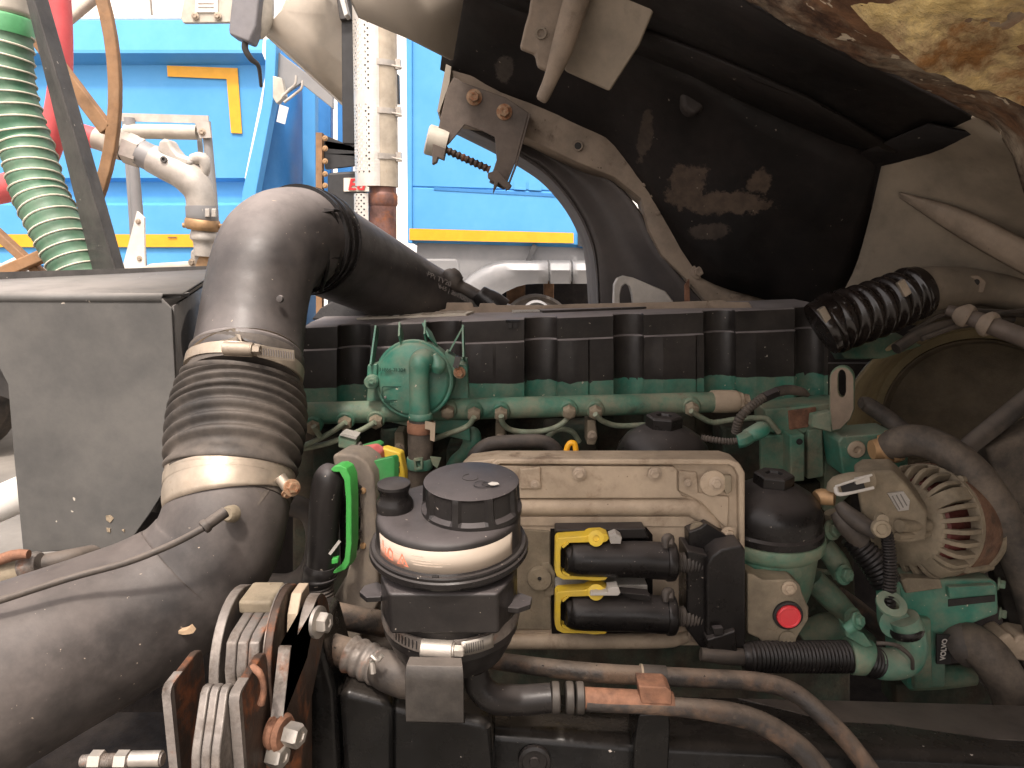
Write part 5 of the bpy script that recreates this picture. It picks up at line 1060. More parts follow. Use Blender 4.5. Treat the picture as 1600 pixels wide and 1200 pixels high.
bm = nb(); prism(bm, PP(ou, 1.03), V(.012,.05,0)); part('frame', bm, M['gasket'], t, bev=.005, seg=3)
bm = nb(); pprism(bm, [(526,738),(545,742),(556,760),(558,860),(546,868),(530,890)], 1.045, .04); part('socket', bm, M['satin_black'], t, bev=.004)
for u, v in ((567,767),(567,853)):
    bm = nb(); plathe(bm, u, v, 1.028, (0,-1,0), [(5,-2),(4.5,2),(0,3)], seg=14); part('rivet', bm, M['brass'], t)
bm = nb(); pprism(bm, [(574,870),(590,870),(592,930),(576,930)], 1.05, .02); part('rear_tab', bm, M['dusty_alu'], t, bev=.002)
t = thing('plug_block', P(600,740,1.1), 'red, green and yellow plug block beside the tall connector', 'plug')
bm = nb(); prism(bm, PP([(551,710),(575,706),(588,714),(590,735),(584,735),(570,720)], 1.06), V(.006,.05,.0)); part('red_seal', bm, M['clip_red'], t, bev=.004)
bm = nb(); prism(bm, PP([(583,720),(613,713),(616,718),(616,770),(586,770)], 1.05), V(.006,.012,.0)); part('green_housing', bm, M['clip_green'], t, bev=.002)
bm = nb(); prism(bm, PP([(555,707),(582,700),(588,704),(588,718),(560,712)], 1.10), V(.004,.05,.0)); part('green_housing', bm, M['clip_green'], t, bev=.002)
bm = nb(); prism(bm, PP([(588,704),(600,700),(626,708),(632,740),(632,770),(616,770),(616,716),(590,718)], 1.10), V(.003,.02,.0)); ylo = part('yellow_latch', bm, M['lever_yellow'], t, bev=.003)
for v in (722, 732):
    bm = nb(); pprism(bm, [(619,v),(624,v),(624,v+7),(619,v+7)], 1.098, .004); part('latch_slot', bm, M['print_dark'], ylo)

# ================================================================== fluid reservoir
YV_ = .80
ax = V(.0,-.10,1).normalized(); s = S(YV_, 860)
C0 = P(702, 847, YV_)                # centre of the flange
def RP(du, h, dy=0): return C0 + X*(du*s) + ax*(h*s) + V(0,dy,0)
t = thing('reservoir', RP(0,-150), 'black power steering fluid reservoir with big ribbed cap and cream warning label', 'reservoir')
bm = nb(); lathe(bm, C0, ax, [(r*s,h*s) for r,h in ((0,59),(70,59),(90,58.5),(100,57),(106,54),(109.5,50),(111,45),(111,12),(113,8))], seg=96); part('upper_body', bm, M['black_plastic'], t, ang=60)
bm = nb(); lathe(bm, C0, ax, [(r*s,h*s) for r,h in ((111,12),(114,8),(119,8),(120.5,6),(120.5,2),(123,0),(123.5,-7),(121,-11),(112,-14),(106,-20))], seg=96); part('flange', bm, M['satin_black'], t, ang=35)
bm = nb(); box(bm, RP(-10,-4,-.0855), (10*s,.003,6*s)); part('flange_notch', bm, M['print_dark'], t, bev=.0005)
bm = nb(); lathe(bm, C0, ax, [(r*s,h*s) for r,h in ((106,-14),(106,-100),(104,-118),(108,-121),(108,-140),(104,-143),(100,-160),(88,-185),(60,-200),(0,-203))], seg=72); part('lower_body', bm, M['black_plastic'], t, ang=35)
# faceted collar
pts = []
for a in (198, 222, 247, 293, 318, 342): 
    rr = 112/math.cos(0) ; pts.append(a)
def oct_(h): return [C0 + X*(math.cos(R(a))*r*s) + V(0, math.sin(R(a))*r*s, 0) + ax*(h*s) for a, r in ((180,106),(211,115),(235,136),(305,136),(329,115),(360,106),(90,60))]
bm = nb(); prism(bm, oct_(-100), ax*(68*s)); part('faceted_collar', bm, M['black_plastic'], t, bev=.004, seg=3, ang=25)
for a, dz in ((197,-66),(-28,-74)):
    d = V(math.cos(R(a)), math.sin(R(a)), 0); pd = V(-d.y, d.x, 0); c = RP(0, dz) + d*(112*s)
    bm = nb(); prism(bm, [c+pd*26*s, c+d*22*s+pd*22*s, c+d*30*s, c+d*20*s-pd*20*s, c-pd*26*s, c-d*14*s], -ax*(9*s)); part('lug', bm, M['black_plastic'], t, bev=.001)
# big cap
cc = RP(36, 60); cs = s
def rmod(j, th):
    k = (th/(2*math.pi)*9) % 1
    return 1.0 if j in (0,1,2,6,7,8,9) else (1.0 if k < .24 else .93)
bm = nb(); lathe(bm, cc, ax, [(r*cs,h*cs) for r,h in ((0,46),(67,46),(72,44.5),(74,40),(74,37),(75.5,9),(77,4),(77,-4),(72,-6),(60,-6))], seg=108, rmod=rmod, a0=-12, a1=348); CAPO = part('filler_cap', bm, M['black_plastic'], t, ang=24, bev=0)
bm = nb(); c2 = cc + ax*46.2*cs + V(16*cs,-22*cs,0)
for k, (dx, dy, r) in enumerate(((0,0,12),(6,2,6),(14,-2,8))):
    lathe(bm, c2+V(dx*cs, dy*cs, dy*cs*.1), ax, [(r*cs,0),(r*cs,.6*cs),((r-1.6)*cs,.6*cs),((r-1.6)*cs,0)], seg=20)
part('cap_mark', bm, M['satin_black'], CAPO)
bm = nb(); prism(bm, [c2+V(x*cs,y*cs,.0012+y*cs*.1) for x, y in ((10,-3),(16,3),(24,1),(27,-5),(20,-9),(14,-8))], ax*.0006); part('chipped_paint', bm, M['print_white'], CAPO, ang=0)
bm = nb(); lathe(bm, cc+ax*46.2*cs+V(-2*cs,8*cs,.8*cs), ax, [(13*cs,0),(13*cs,.5*cs),(11.6*cs,.5*cs),(11.6*cs,0)], seg=24, a0=10, a1=300); part('cap_mark', bm, M['black_plastic'], CAPO)
# small cap
c3 = RP(-82, 60, .0)
bm = nb(); lathe(bm, c3, ax, [(r*s,h*s) for r,h in ((28.5,-2),(28.5,8),(27,12),(23,18),(22,25),(24.5,32),(26,36),(25,40),(21,41.5),(0,42))], seg=40); lathe(bm, c3, ax, [(24*s,-25*s),(24*s,2*s)], seg=32); part('breather_cap', bm, M['satin_black'], t, ang=30)
# label
def lab(a0, a1, h0, h1, m, name, r=111.6, n=40):
    bm = nb(); rr = [[], []]
    for k in range(n+1):
        a = R(a0+(a1-a0)*k/n)
        e1 = X; e2 = ax.cross(X)            # e2 points back
        for i, h in enumerate((h0, h1)): rr[i].append(C0 + ax*(h*s) + (e1*math.cos(a) + e2*math.sin(a))*(r*s))
    loft(bm, rr); return part(name, bm, M[m], t, ang=60, solid=.0003)
LB = lab(210, 331, 9, 46, 'label_paper', 'label')
t_res = t; t = LB; lab(211, 240, 11, 30, 'label_pink', 'label_tint', 111.8, 12)
def labpt(a, h, r=112.0):
    a = R(a); return C0 + ax*(h*s) + (X*math.cos(a) + ax.cross(X)*math.sin(a))*(r*s)
def labpoly(pl, m, name, r=112.1):
    bm = nb(); prism(bm, [labpt(a, h, r) for a, h in pl], V(0,-.0002,0)); return part(name, bm, M[m], t, ang=0)
def labring(o, i, name, m='label_red'):
    bm = nb(); ringprism(bm, [labpt(a, h, 112.2) for a, h in o], [labpt(a, h, 112.2) for a, h in i], V(0,-.0002,0)); return part(name, bm, M[m], t, ang=0)
labring([(233,15),(244,15),(238.5,35)], [(235,17),(242,17),(238.5,31)], 'warning_triangle')
labpoly([(238,18),(239.2,18),(239.6,26),(237.6,26)], 'label_red', 'warning_mark')
labpoly([(215,22),(216.5,22),(217,40),(215.5,40)], 'label_red', 'pictogram'); labpoly([(218.5,18),(220,18),(220,30),(218.5,30)], 'label_red', 'pictogram')
labring([(223,16),(229,16),(229,31),(226,36),(223,31)], [(224.3,18),(227.8,18),(227.8,29),(226,32),(224.3,29)], 'pictogram'); labpoly([(220,17),(222,17),(224,26),(222.5,27)], 'label_red', 'pictogram')
for h, a0, a1 in ((36,247,256),(30,250,262),(26,246,276),(22,248,270)): labpoly([(a0+(a1-a0)*k/6,h) for k in range(7)] + [(a1-(a1-a0)*k/6,h+1.0) for k in range(7)], 'print_faint', 'print_line')

t = t_res
# strap clamp of the reservoir
t = thing('hose_clamp', RP(0,-120), 'worm drive band clamp holding the reservoir onto its bracket', 'hose clamp')
tl = Vector((-.03, 0, 1)).normalized()
cb = RP(0,-113)
bm = nb(); lathe(bm, cb, ax, [(r*s,h*s) for r,h in ((107,-12),(110,-12),(110.5,-8),(109.5,0),(110.5,8),(110,12),(107,12))], seg=96); part('band', bm, M['plate_steel'], t, ang=40)
def onb(a, r, h=0): return cb + ax*(h*s) + (X*math.cos(R(a)) + ax.cross(X)*math.sin(R(a)))*(r*s)
a, b_ = onb(253,118,2), onb(276,118,2)
bm = nb(); cyl(bm, a, b_, 14*s, 24); part('screw_housing', bm, M['zinc'], t, bev=.0015)
bm = nb(); beam(bm, onb(254,112,-14), onb(275,112,-14), .008, 14*s); part('saddle', bm, M['zinc'], t, bev=.001)
bm = nb(); hexbolt(bm, b_, b_-a, 9*s, 16*s, 1.25); part('screw', bm, M['zinc'], t)
n = 16
bm = nb(); rr = [[onb(282+26*k/10, 113+.5*k/10, h) for k in range(11)] for h in (-12,12)]; loft(bm, rr); part('tail', bm, M['zinc'], t, solid=.0008, ang=60)
bm = nb()
for k in range(n):
    aa = 285+22*k/n; prism(bm, [onb(aa,114.4,-8), onb(aa+.7,114.4,-8), onb(aa+1.2,114.4,8), onb(aa+.5,114.4,8)], V(0,.001,0))
for k in range(7):
    aa = 226+24*k/7; prism(bm, [onb(aa,111.2,-7), onb(aa+1,111.2,-7), onb(aa+1.5,111.2,7), onb(aa+.5,111.2,7)], V(0,.001,0))
part('tail_slot', bm, M['print_dark'], t)['kind'] = 'stuff'
# bracket
t = thing('reservoir_bracket', P(680,1100,.70), 'black bent steel bracket below the reservoir clamp', 'bracket')
yb = .695
bm = nb(); a, b_ = P(632,1046,yb), P(724,1048,yb)
dn = P(634,1112,yb)-P(632,1030,yb)
loft(bm, [[a+V(.003,.018,.004), b_+V(-.003,.018,.004)], [a+V(.001,.006,.001), b_+V(-.001,.006,.001)], [a+V(0,.001,-.006), b_+V(0,.001,-.006)], [a+V(0,0,-.014), b_+V(0,0,-.014)], [a+dn, b_+dn], [a+dn+V(0,.02,-.015), b_+dn+V(0,.02,-.015)]]); part('strap_plate', bm, M['frame_dusty'], t, solid=.006, ang=50, bev=.0008)
# outlet hose at the left of the reservoir
t = thing('outlet_hose', P(560,1040,.8), 'short clamped hose with foil-like band leaving the reservoir to the left', 'hose')
bm = nb(); tube(bm, [(460,1000,.86,24),(505,1010,.85,24),(545,1022,.83,24),(570,1032,.82,24)], 20, 4); part('pipe', bm, M['rust_pipe'], t)
bm = nb(); corr(bm, [(548,1022,.82,28),(575,1034,.81,29),(600,1046,.80,28)], .013, .0012, 20); part('foil_band', bm, M['plate_steel'], t)
bm = nb(); tube(bm, [(596,1044,.80,29),(612,1050,.79,32),(640,1058,.79,33),(670,1056,.79,30)], 20, 5); part('stub', bm, M['rubber'], t)
bm = nb(); tube(bm, [(581,1025,.76,4),(590,1032,.755,3),(597,1024,.755,4)], 8, 3); tube(bm, [(581,1034,.76,5),(583,1052,.757,5)], 8, 3); part('clamp_screw', bm, M['zinc'], t)
bm = nb(); tube(bm, [(500,955,.95,20),(560,968,.97,20),(600,975,1.0,20)], 16, 3); single('shaded_pipe', bm, 'rust_pipe', 'dark rusty pipe in shade behind the linkage bolt', 'pipe')
bm = nb(); tube(bm, [(470,960,1.0,16),(540,1000,1.05,18),(620,1010,1.1,18)], 16, 3); single('shaded_hose', bm, 'rubber', 'black hose in shade left of the reservoir bowl', 'hose')
# ================================================================== frame rail and pipes at the bottom
t = thing('frame_rail', P(1100,1165,.86), 'black painted truck chassis frame rail along the bottom of the bay', 'frame rail')
FE = [(520,1128,.87),(700,1140,.86),(860,1153,.85),(1000,1164,.845),(1200,1172,.85),(1400,1180,.86),(1720,1196,.88)]
BE = [(520,1072,1.02),(700,1080,1.02),(860,1086,1.02),(1000,1088,1.02),(1200,1092,1.02),(1400,1097,1.03),(1720,1108,1.04)]
fe, be = PP(FE), PP(BE); rad = .012
bm = nb(); loft(bm, [[p+V(0,.01,-.05) for p in be], be, [f+V(0,rad*1.6,.0) for f in fe], [f+V(0,rad*.5,-rad*.25) for f in fe], [f+V(0,0,-rad) for f in fe], [f+V(0,.004,-.26) for f in fe], [f+V(0,.1,-.27) for f in fe]])
part('rail', bm, M['frame_paint'], t, ang=60)
bm = nb(); prism(bm, PP([(1150,1094,1.015),(1330,1098,1.015),(1720,1109,1.02),(1720,1165,.925),(1330,1152,.925),(1290,1130,.95)]), V(0,0,.004)); part('dusty_top_plate', bm, M['frame_dusty'], t, bev=.002)
bm = nb(); plathe(bm, 835,1190,.845,(0,-1,.1), [(26,-4),(25,2),(20,4),(19,0),(8,0),(7,3),(0,3)], seg=32); part('grommet', bm, M['satin_black'], t)
t = thing('support_tab', P(1015,1160,.84), 'black support tab standing on the rail under the rusty pipe clamp', 'bracket')
bm = nb(); prism(bm, PP([(998,1116),(1046,1114),(1048,1138),(1042,1260),(988,1260),(990,1165)], .825), V(0,.05,0)); part('tab', bm, M['frame_paint'], t, bev=.004)
t = thing('rail_bracket', P(620,1130,.80), 'black cast bracket with shiny top edge under the reservoir', 'bracket')
bm = nb(); prism(bm, PP([(528,1090),(535,1078),(606,1096),(612,1112),(612,1270),(540,1270)], .775), V(0,.10,.0)); part('casting', bm, M['frame_paint'], t, bev=.014, seg=4, ang=60)
bm = nb(); prism(bm, PP([(606,1102),(640,1108),(760,1128),(768,1140),(775,1270),(606,1270)], .79), V(0,.10,.0)); part('casting', bm, M['frame_paint'], t, bev=.012, seg=4, ang=60)
bm = nb(); prism(bm, PP([(520,1058,.84),(560,1050,.86),(640,1075,.86),(612,1100,.82),(528,1084,.82)]), V(0,.02,-.01)); part('dusty_web', bm, M['frame_dusty'], t, bev=.002)
t = thing('dark_backing', V(0,1.1,.45), 'black backing tray and screens added to keep gaps under the engine dark', 'dark_backing')
bm = nb(); box(bm, V(.1,1.25,.45), (2.8,1.6,.02)); part('tray', bm, M['shade_grime'], t)  # added sheet, hides lit ground so the gaps stay black
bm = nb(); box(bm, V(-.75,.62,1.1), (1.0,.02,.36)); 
bmesh.ops.delete(bm, geom=bm.verts[:], context='VERTS'); box(bm, V(-.55,1.62,1.05), (1.0,.02,.85)); part('dark_screen', bm, M['shade_grime'], t)
bm = nb(); box(bm, V(.6,2.12,.85), (2.4,.02,1.1)); part('dark_screen', bm, M['shade_grime'], t)  # added screen, blacks out bright gaps at the right
t = thing('rusty_pipe', P(1000,1055,.88), 'upper rusty steel pipe running over the frame rail and bending down right', 'pipe')
bm = nb(); tube(bm, [(740,1028,.93,13),(800,1036,.92,13.5),(870,1045,.90,14),(960,1053,.885,14.5),(1100,1060,.885,14.5),(1190,1066,.885,14.5),(1240,1082,.88,14.5),(1285,1118,.86,14.5),(1330,1165,.84,14.5),(1400,1260,.80,14.5)], 24, 8); part('pipe', bm, M['rust_pipe'], t)
t = thing('coolant_pipe', P(900,1092,.82), 'lower pipe with black hose end, ring clamps and bare orange rust', 'pipe')
bm = nb(); tube(bm, [(742,1045,.80,20),(748,1070,.80,22),(770,1090,.80,23),(810,1094,.81,23),(862,1090,.81,22)], 24, 6); part('hose_end', bm, M['satin_black'], t)
for u in (868, 890, 906):
    bm = nb(); tube(bm, [(u-7,1090,.81,20),(u-5,1090,.81,24),(u+5,1090,.81,24),(u+7,1090,.81,20)], 24, 2); part('ring', bm, M['frame_dusty'], t)
bm = nb(); tube(bm, [(900,1090,.81,17),(930,1092,.81,17),(1050,1098,.815,17)], 24, 4); part('rusty_pipe', bm, M['bare_rust'], t)
bm = nb(); tube(bm, [(915,1097,.806,14),(1050,1104,.811,14),(1130,1113,.815,17),(1180,1126,.815,17.5),(1225,1150,.81,18),(1270,1190,.80,18),(1330,1270,.78,18)], 24, 6); part('pipe', bm, M['rust_pipe'], t)
t = thing('pipe_clip', P(1025,1060,.87), 'rusty saddle clip joining the two pipes above the support tab', 'clip')
bm = nb(); tube(bm, [(1001,1055.5,.885,17),(1040,1057.5,.885,17)], 24, 2); part('saddle', bm, M['frame_dusty'], t, ang=50)
bm = nb(); tube(bm, [(1000,1055.5,.885,17.6),(1003,1055.7,.885,17.6)], 24, 2); part('rim', bm, M['beige_alu'], t)
bm = nb(); prism(bm, PP([(998,1072),(1042,1074),(1050,1082),(1050,1102),(1002,1100)], .80), V(0,.03,0)); part('strap', bm, M['bare_rust'], t, bev=.002)

# ================================================================== red button bracket
t = thing('sender_bracket', P(1215,1000,1.1), 'dusty flange plate with round red cap and two bolts', 'flange')
bm = nb(); pprism(bm, [(1168,896),(1178,898),(1192,906),(1240,906),(1250,914),(1255,930),(1264,950),(1264,968),(1250,990),(1240,1008),(1226,1011),(1195,1008),(1185,998),(1168,990)], 1.045, .04); part('plate', bm, M['dusty_alu'], t, bev=.003)
bm = nb(); plathe(bm, 1230,960,1.045,(0,-1,0), [(23,-1),(23,5),(19.5,6),(19,2)], seg=40); part('seat', bm, M['print_dark'], t)
bm = nb(); plathe(bm, 1230,960,1.045,(0,-1,0), [(18.5,0),(18.5,9),(17,11),(15,11),(14,10.2),(0,10)], seg=40); part('red_cap', bm, M['red_button'], t, ang=30)
bolt(t, 1233, 919, 1.043, 8, mat=M['beige_alu']); bolt(t, 1230, 998, 1.043, 9, mat=M['dusty_alu'], h=3)
# conduit and green elbow below
t = thing('main_conduit', P(1260,1030,1.05), 'thick black corrugated conduit running right from the conduit box', 'conduit')
bm = nb(); corr(bm, [(1160,1026,1.03,20),(1180,1026,1.03,23),(1250,1026,1.04,24),(1330,1026,1.05,24),(1345,1027,1.05,24)], .0062, .0010, 28, smooth_ends=.01); part('conduit', bm, M['satin_black'], t)
t = thing('union_elbow', P(1400,1020,1.08), 'green overspray painted tee elbow with black cable tie joining the conduits', 'elbow')
bm = nb(); tube(bm, [(1360,1036,1.06,21),(1375,1037,1.06,24),(1400,1037,1.06,24),(1418,1030,1.06,23),(1424,1010,1.06,23),(1420,985,1.06,23),(1412,965,1.06,22)], 28, 6); part('elbow', bm, M['engine_green'], t)
bm = nb(); corr(bm, [(1342,1028,1.05,22),(1356,1032,1.055,23),(1372,1037,1.06,23)], .007, .0012, 24); part('sleeve', bm, M['satin_black'], t)
bm = nb(); tube(bm, [(1417,990,1.06,24),(1416,984,1.06,26),(1415,978,1.06,24)], 24, 2, cap=False); part('hoop', bm, M['satin_black'], t)
bm = nb(); tube(bm, [(1370,1005,1.02,3),(1390,1006,1.015,3),(1407,1012,1.02,4),(1424,1028,1.02,3),(1426,1045,1.03,3)], 8, 6); part('cable_tie', bm, M['rubber'], t)
bm = nb(); tube(bm, [(1386,905,1.12,17),(1389,940,1.10,18),(1394,965,1.08,22),(1400,975,1.06,24)], 24, 5); plathe(bm, 1392,945,1.05,(0,-.6,1), [(12,0),(23,0),(23,4),(12,6)], seg=28); part('upper_socket', bm, M['engine_green'], t)
t = thing('green_band_clamp', P(1338,1020,1.05), 'green painted band clamp with bolt round the thick conduit', 'hose clamp')
bm = nb(); tube(bm, [(1326,1024,1.05,27),(1330,1024,1.05,29),(1348,1025,1.05,29),(1352,1026,1.05,27)], 28, 2); part('band', bm, M['dirty_green'], t)
bm = nb(); prism(bm, PP([(1318,975,1.03),(1350,990,1.03),(1365,1010,1.03),(1352,1012,1.03),(1322,995,1.03)]), V(0,.02,0)); part('ear', bm, M['dirty_green'], t, bev=.002)
bm = nb(); tube(bm, [(1322,985,1.02,9),(1340,972,1.02,10)], 14, 2); hexbolt(bm, P(1340,970,1.01), (.5,-.6,.3), 10*S(1.01)); part('bolt', bm, M['dirty_green'], t)
# pipes between filter and alternator
t = thing('bolted_lugs', P(1310,900,1.2), 'dirty green cast lugs with hex bolts between oil filter and alternator', 'casting')
for a, m in (([(1285,850,1.22,16),(1305,875,1.21,17),(1318,900,1.2,16)],'dirty_green'), ([(1270,905,1.24,18),(1300,935,1.23,19),(1330,965,1.22,15)],'dirty_green'), ([(1230,880,1.3,5),(1270,890,1.28,4),(1300,895,1.26,4)],'dirty_green'), ([(1300,830,1.2,12),(1304,815,1.2,13),(1300,800,1.2,12)],'dusty_alu')):
    bm = nb(); tube(bm, a, 16, 5); part('lug', bm, M[m], t)
for u, v in ((1318,898),(1300,828),(1332,965)): bolt(t, u, v, 1.175, 11, (.4,-.9,.3), M['dirty_green'], 12)
bm = nb(); tube(bm, [(1255,1000,1.3,22),(1300,980,1.3,24),(1350,1010,1.3,24)], 18, 4); single('shaded_pipe', bm, 'dirty_green', 'grimy pipe in the shade behind the red cap flange', 'pipe')
bm = nb(); tube(bm, [(1310,930,1.3,14),(1350,960,1.3,14),(1390,1000,1.28,14),(1400,1050,1.25,14)], 16, 4); single('shaded_pipe', bm, 'rust_pipe', 'dark rusty pipe in the shade left of the green tee elbow', 'pipe')
# alternator leads
t = thing('alternator_lead', P(1390,870,1.15), 'pair of black corrugated conduits with rubber boots feeding the alternator', 'conduit')
bm = nb(); corr(bm, [(1328,838,1.14,15),(1350,862,1.13,20),(1370,885,1.12,22),(1386,912,1.11,22)], .0075, .0012, 24); part('wide_conduit', bm, M['satin_black'], t)
bm = nb(); corr(bm, [(1385,828,1.09,7),(1388,850,1.09,9.5),(1391,890,1.08,10),(1389,930,1.07,10),(1388,945,1.07,10)], .005, .0009, 18); part('thin_conduit', bm, M['satin_black'], t)
bm = nb(); tube(bm, [(1305,800,1.14,9),(1320,818,1.13,15),(1345,845,1.13,16)], 18, 4); tube(bm, [(1312,788,1.13,9),(1322,800,1.12,12),(1345,818,1.11,14),(1370,832,1.10,12)], 18, 4); part('boot', bm, M['rubber'], t)
bm = nb(); plathe(bm, 1377,826,1.075,(-.2,-1,.2), [(0,-8),(14,-8),(15,0),(13,5),(9,6),(7,3),(0,3)], seg=24); plathe(bm, 1378,812,1.08,(-.2,-1,.2), [(0,-8),(10,-8),(9,5),(0,5)], seg=20); part('terminal_cap', bm, M['dusty_alu'], t)

# ================================================================== alternator
t = ALT = thing('alternator', P(1430,920,1.25), 'dusty alternator with slotted end housing and rusty stator ring', 'alternator')
aax = V(.88,.45,-.10).normalized()              # points right and back
ac = P(1408,818,1.20); s = S(1.20, 818)
rf = Z
Rr = 91
def alt(prof, nm, m, ang=40):
    bm = nb(); lathe(bm, ac, aax, [(r*s,h*s) for r,h in prof], seg=72, ref=rf); return part(nm, bm, M[m], t, ang=ang)
alt([(0,-18),(26,-18),(34,-8),(54,0),(64,4),(66,6),(66,12),(60,14)], 'end_housing', 'dusty_alu')
alt([(58,10),(70,16),(74,28),(74,60)], 'winding', 'copper')
alt([(72,57),(Rr,58),(Rr,66),(76,68)], 'housing_ring', 'dusty_alu')
e1 = (rf - aax*rf.dot(aax)).normalized(); e2 = aax.cross(e1)
for k in range(28):
    a = 2*math.pi*(k+.3)/28
    wd = 21 if k % 7 in (3,) else 7
    d = e1*math.cos(a) + e2*math.sin(a); td = aax.cross(d)
    bm = nb(); p0 = ac - td*(wd/2*s)
    q = [p0 + aax*3*s + d*60*s, p0 + aax*4*s + d*66*s, p0 + aax*10*s + d*77*s, p0 + aax*18*s + d*85*s, p0 + aax*28*s + d*89.5*s, p0 + aax*59*s + d*90*s, p0 + aax*59*s + d*78*s, p0 + aax*26*s + d*76*s, p0 + aax*12*s + d*62*s]
    prism(bm, q, td*(wd*s)); part('fin', bm, M['dusty_alu'], t, bev=.0012, ang=30)
alt([(76,66),(Rr+1,67),(Rr+1,112),(76,114)], 'stator_ring', 'stator_rust')
alt([(76,111),(Rr+5,112),(Rr+6,120),(Rr-2,132),(Rr-12,146),(40,150),(0,150)], 'front_housing', 'dusty_alu')
for k in (2, 9, 16, 22):
    a = 2*math.pi*k/26; d = e1*math.cos(a) + e2*math.sin(a)
    bm = nb(); cyl(bm, ac + aax*(60*s) + d*(Rr*s), ac + aax*(122*s) + d*((Rr+2)*s), 6*s, 12); part('through_bolt', bm, M['dusty_alu'], t)
# block on the face with rating plate
bm = nb(); prism(bm, PP([(1335,745),(1350,736),(1395,735),(1412,752),(1450,800),(1448,845),(1420,850),(1372,842),(1345,800)], 1.13), V(.03,.07,0)); part('regulator_block', bm, M['dusty_alu'], t, bev=.006, seg=3)
rp = PP([(1387,771),(1412,768),(1422,782),(1420,797),(1404,799)], 1.127)
bm = nb(); prism(bm, rp, V(0,.003,0)); part('rating_plate', bm, M['label_grey'], t, bev=.0004)
for k in range(3):
    bm = nb(); a = P(1394+k*6.5,775-k*1.5,1.1258); b_ = P(1406+k*5.5,796-k*3,1.1258); beam(bm, a, b_, .0018, .0006); part('rating_line', bm, M['print_grey'], t)
bm = nb(); tube(bm, [(1405,822,1.12,10),(1450,820,1.15,10)], 12, 2); tube(bm, [(1402,838,1.12,6),(1450,834,1.15,6)], 8, 2); part('rib', bm, M['dusty_alu'], t)
bm = nb(); tube(bm, [(1306,768,1.13,14),(1310,758,1.13,15),(1335,752,1.12,15),(1362,750,1.12,14)], 18, 3); part('socket', bm, M['dusty_alu'], t)
bm = nb(); tube(bm, [(1315,765,1.105,10),(1350,757,1.095,10)], 6, 2); part('plug', bm, M['print_dark'], t)
bm = nb(); beam(bm, P(1336,752,1.085), P(1358,747,1.085), .010, .006); part('plug_clip', bm, M['print_white'], t, bev=.001)
bm = nb(); tube(bm, [(1306,762,1.095,3.5),(1310,772,1.085,3.5),(1330,770,1.08,2.5),(1365,762,1.08,2.5)], 8, 4); tube(bm, [(1306,760,1.095,2),(1330,752,1.08,2),(1362,742,1.085,2)], 8, 4); part('wire_clip', bm, M['print_white'], t)
bm = nb(); tube(bm, [(1276,778,1.15,11),(1284,776,1.15,13),(1304,778,1.14,12)], 16, 2); part('terminal', bm, M['brass'], t)
# ---- green mount below
t = thing('alternator_mount', P(1480,1000,1.22), 'green cast alternator mount with black slot and small white lettering', 'mount')
bm = nb(); pprism(bm, [(1402,915),(1412,905),(1480,906),(1550,905),(1560,912),(1562,960),(1530,972),(1500,985),(1480,1000),(1478,1075),(1420,1080),(1412,960)], 1.16, .08); part('casting', bm, M['engine_green'], t, bev=.006, seg=3)
bm = nb(); pprism(bm, [(1408,908),(1416,903),(1470,905),(1474,920),(1416,928)], 1.155, .02); part('dusty_shoulder', bm, M['dusty_alu'], t, bev=.003)
bm = nb(); pprism(bm, [(1482,937),(1555,930),(1555,940),(1482,948)], 1.1585, .004); part('slot', bm, M['print_dark'], t)
bm = nb(); pprism(bm, [(1482,918),(1556,914),(1558,930),(1484,936)], 1.15, .02); part('arm', bm, M['engine_green'], t, bev=.003)
bm = nb(); pprism(bm, [(1430,965),(1456,968),(1458,1078),(1430,1078)], 1.148, .02); part('web', bm, M['dirty_green'], t, bev=.004)
bolt(t, 1560, 912, 1.17, 7, (.8,-.5,0), M['dirty_green'], 9); bolt(t, 1562, 958, 1.17, 7, (.8,-.5,0), M['dirty_green'], 9)
bm = nb(); pprism(bm, [(1464,992),(1486,992),(1486,1038),(1464,1038)], 1.146, .004); part('name_plate', bm, M['print_dark'], t)
text('name_lettering', 'VOLVO', P(1475,1015,1.145), (0,0,1), (-1,0,0), .0125, M['print_white'], t, .0003, 0, .95, .0004)
bm = nb(); tube(bm, [(1420,1060,1.2,18),(1470,1058,1.2,18),(1520,1055,1.2,15)], 20, 3); part('lower_tube', bm, M['dirty_green'], t)
bm = nb(); pprism(bm, [(1400,1070),(1530,1062),(1560,1100),(1400,1110)], 1.26, .06); part('foot', bm, M['grimy_block'], t, bev=.004)

# ================================================================== hoses on the right
t = thing('coolant_hose', P(1500,760,1.3), 'thick dusty coolant hose arching over the alternator and down to the right', 'hose')
bm = nb(); tube(bm, [(1385,700,1.30,20),(1400,693,1.29,24),(1430,688,1.27,25),(1470,700,1.24,25),(1520,738,1.21,26),(1563,800,1.19,27),(1592,870,1.18,27),(1614,930,1.17,27),(1650,1050,1.15,27)], 28, 8); part('hose', bm, M['dusty_rubber'], t)
bm = nb(); tube(bm, [(1362,703,1.31,15),(1378,701,1.31,18),(1379,701,1.31,22),(1390,698,1.305,22),(1392,698,1.305,26),(1400,695,1.30,26)], 24, 2); part('spigot', bm, M['brass'], t)
t = thing('lower_hose', P(1540,1030,1.2), 'black hose with moulded bend at the bottom right beside the alternator mount', 'hose')
bm = nb(); tube(bm, [(1498,1008,1.16,29),(1515,1004,1.15,31),(1545,1025,1.13,31),(1572,1065,1.12,31),(1590,1110,1.11,32),(1600,1200,1.10,32)], 28, 8); part('hose', bm, M['dusty_rubber'], t)
bm = nb(); tube(bm, [(1494,1010,1.162,30),(1496,1009,1.161,34),(1507,1005,1.154,34),(1509,1005,1.153,31)], 28, 2); part('cuff', bm, M['rubber'], t)
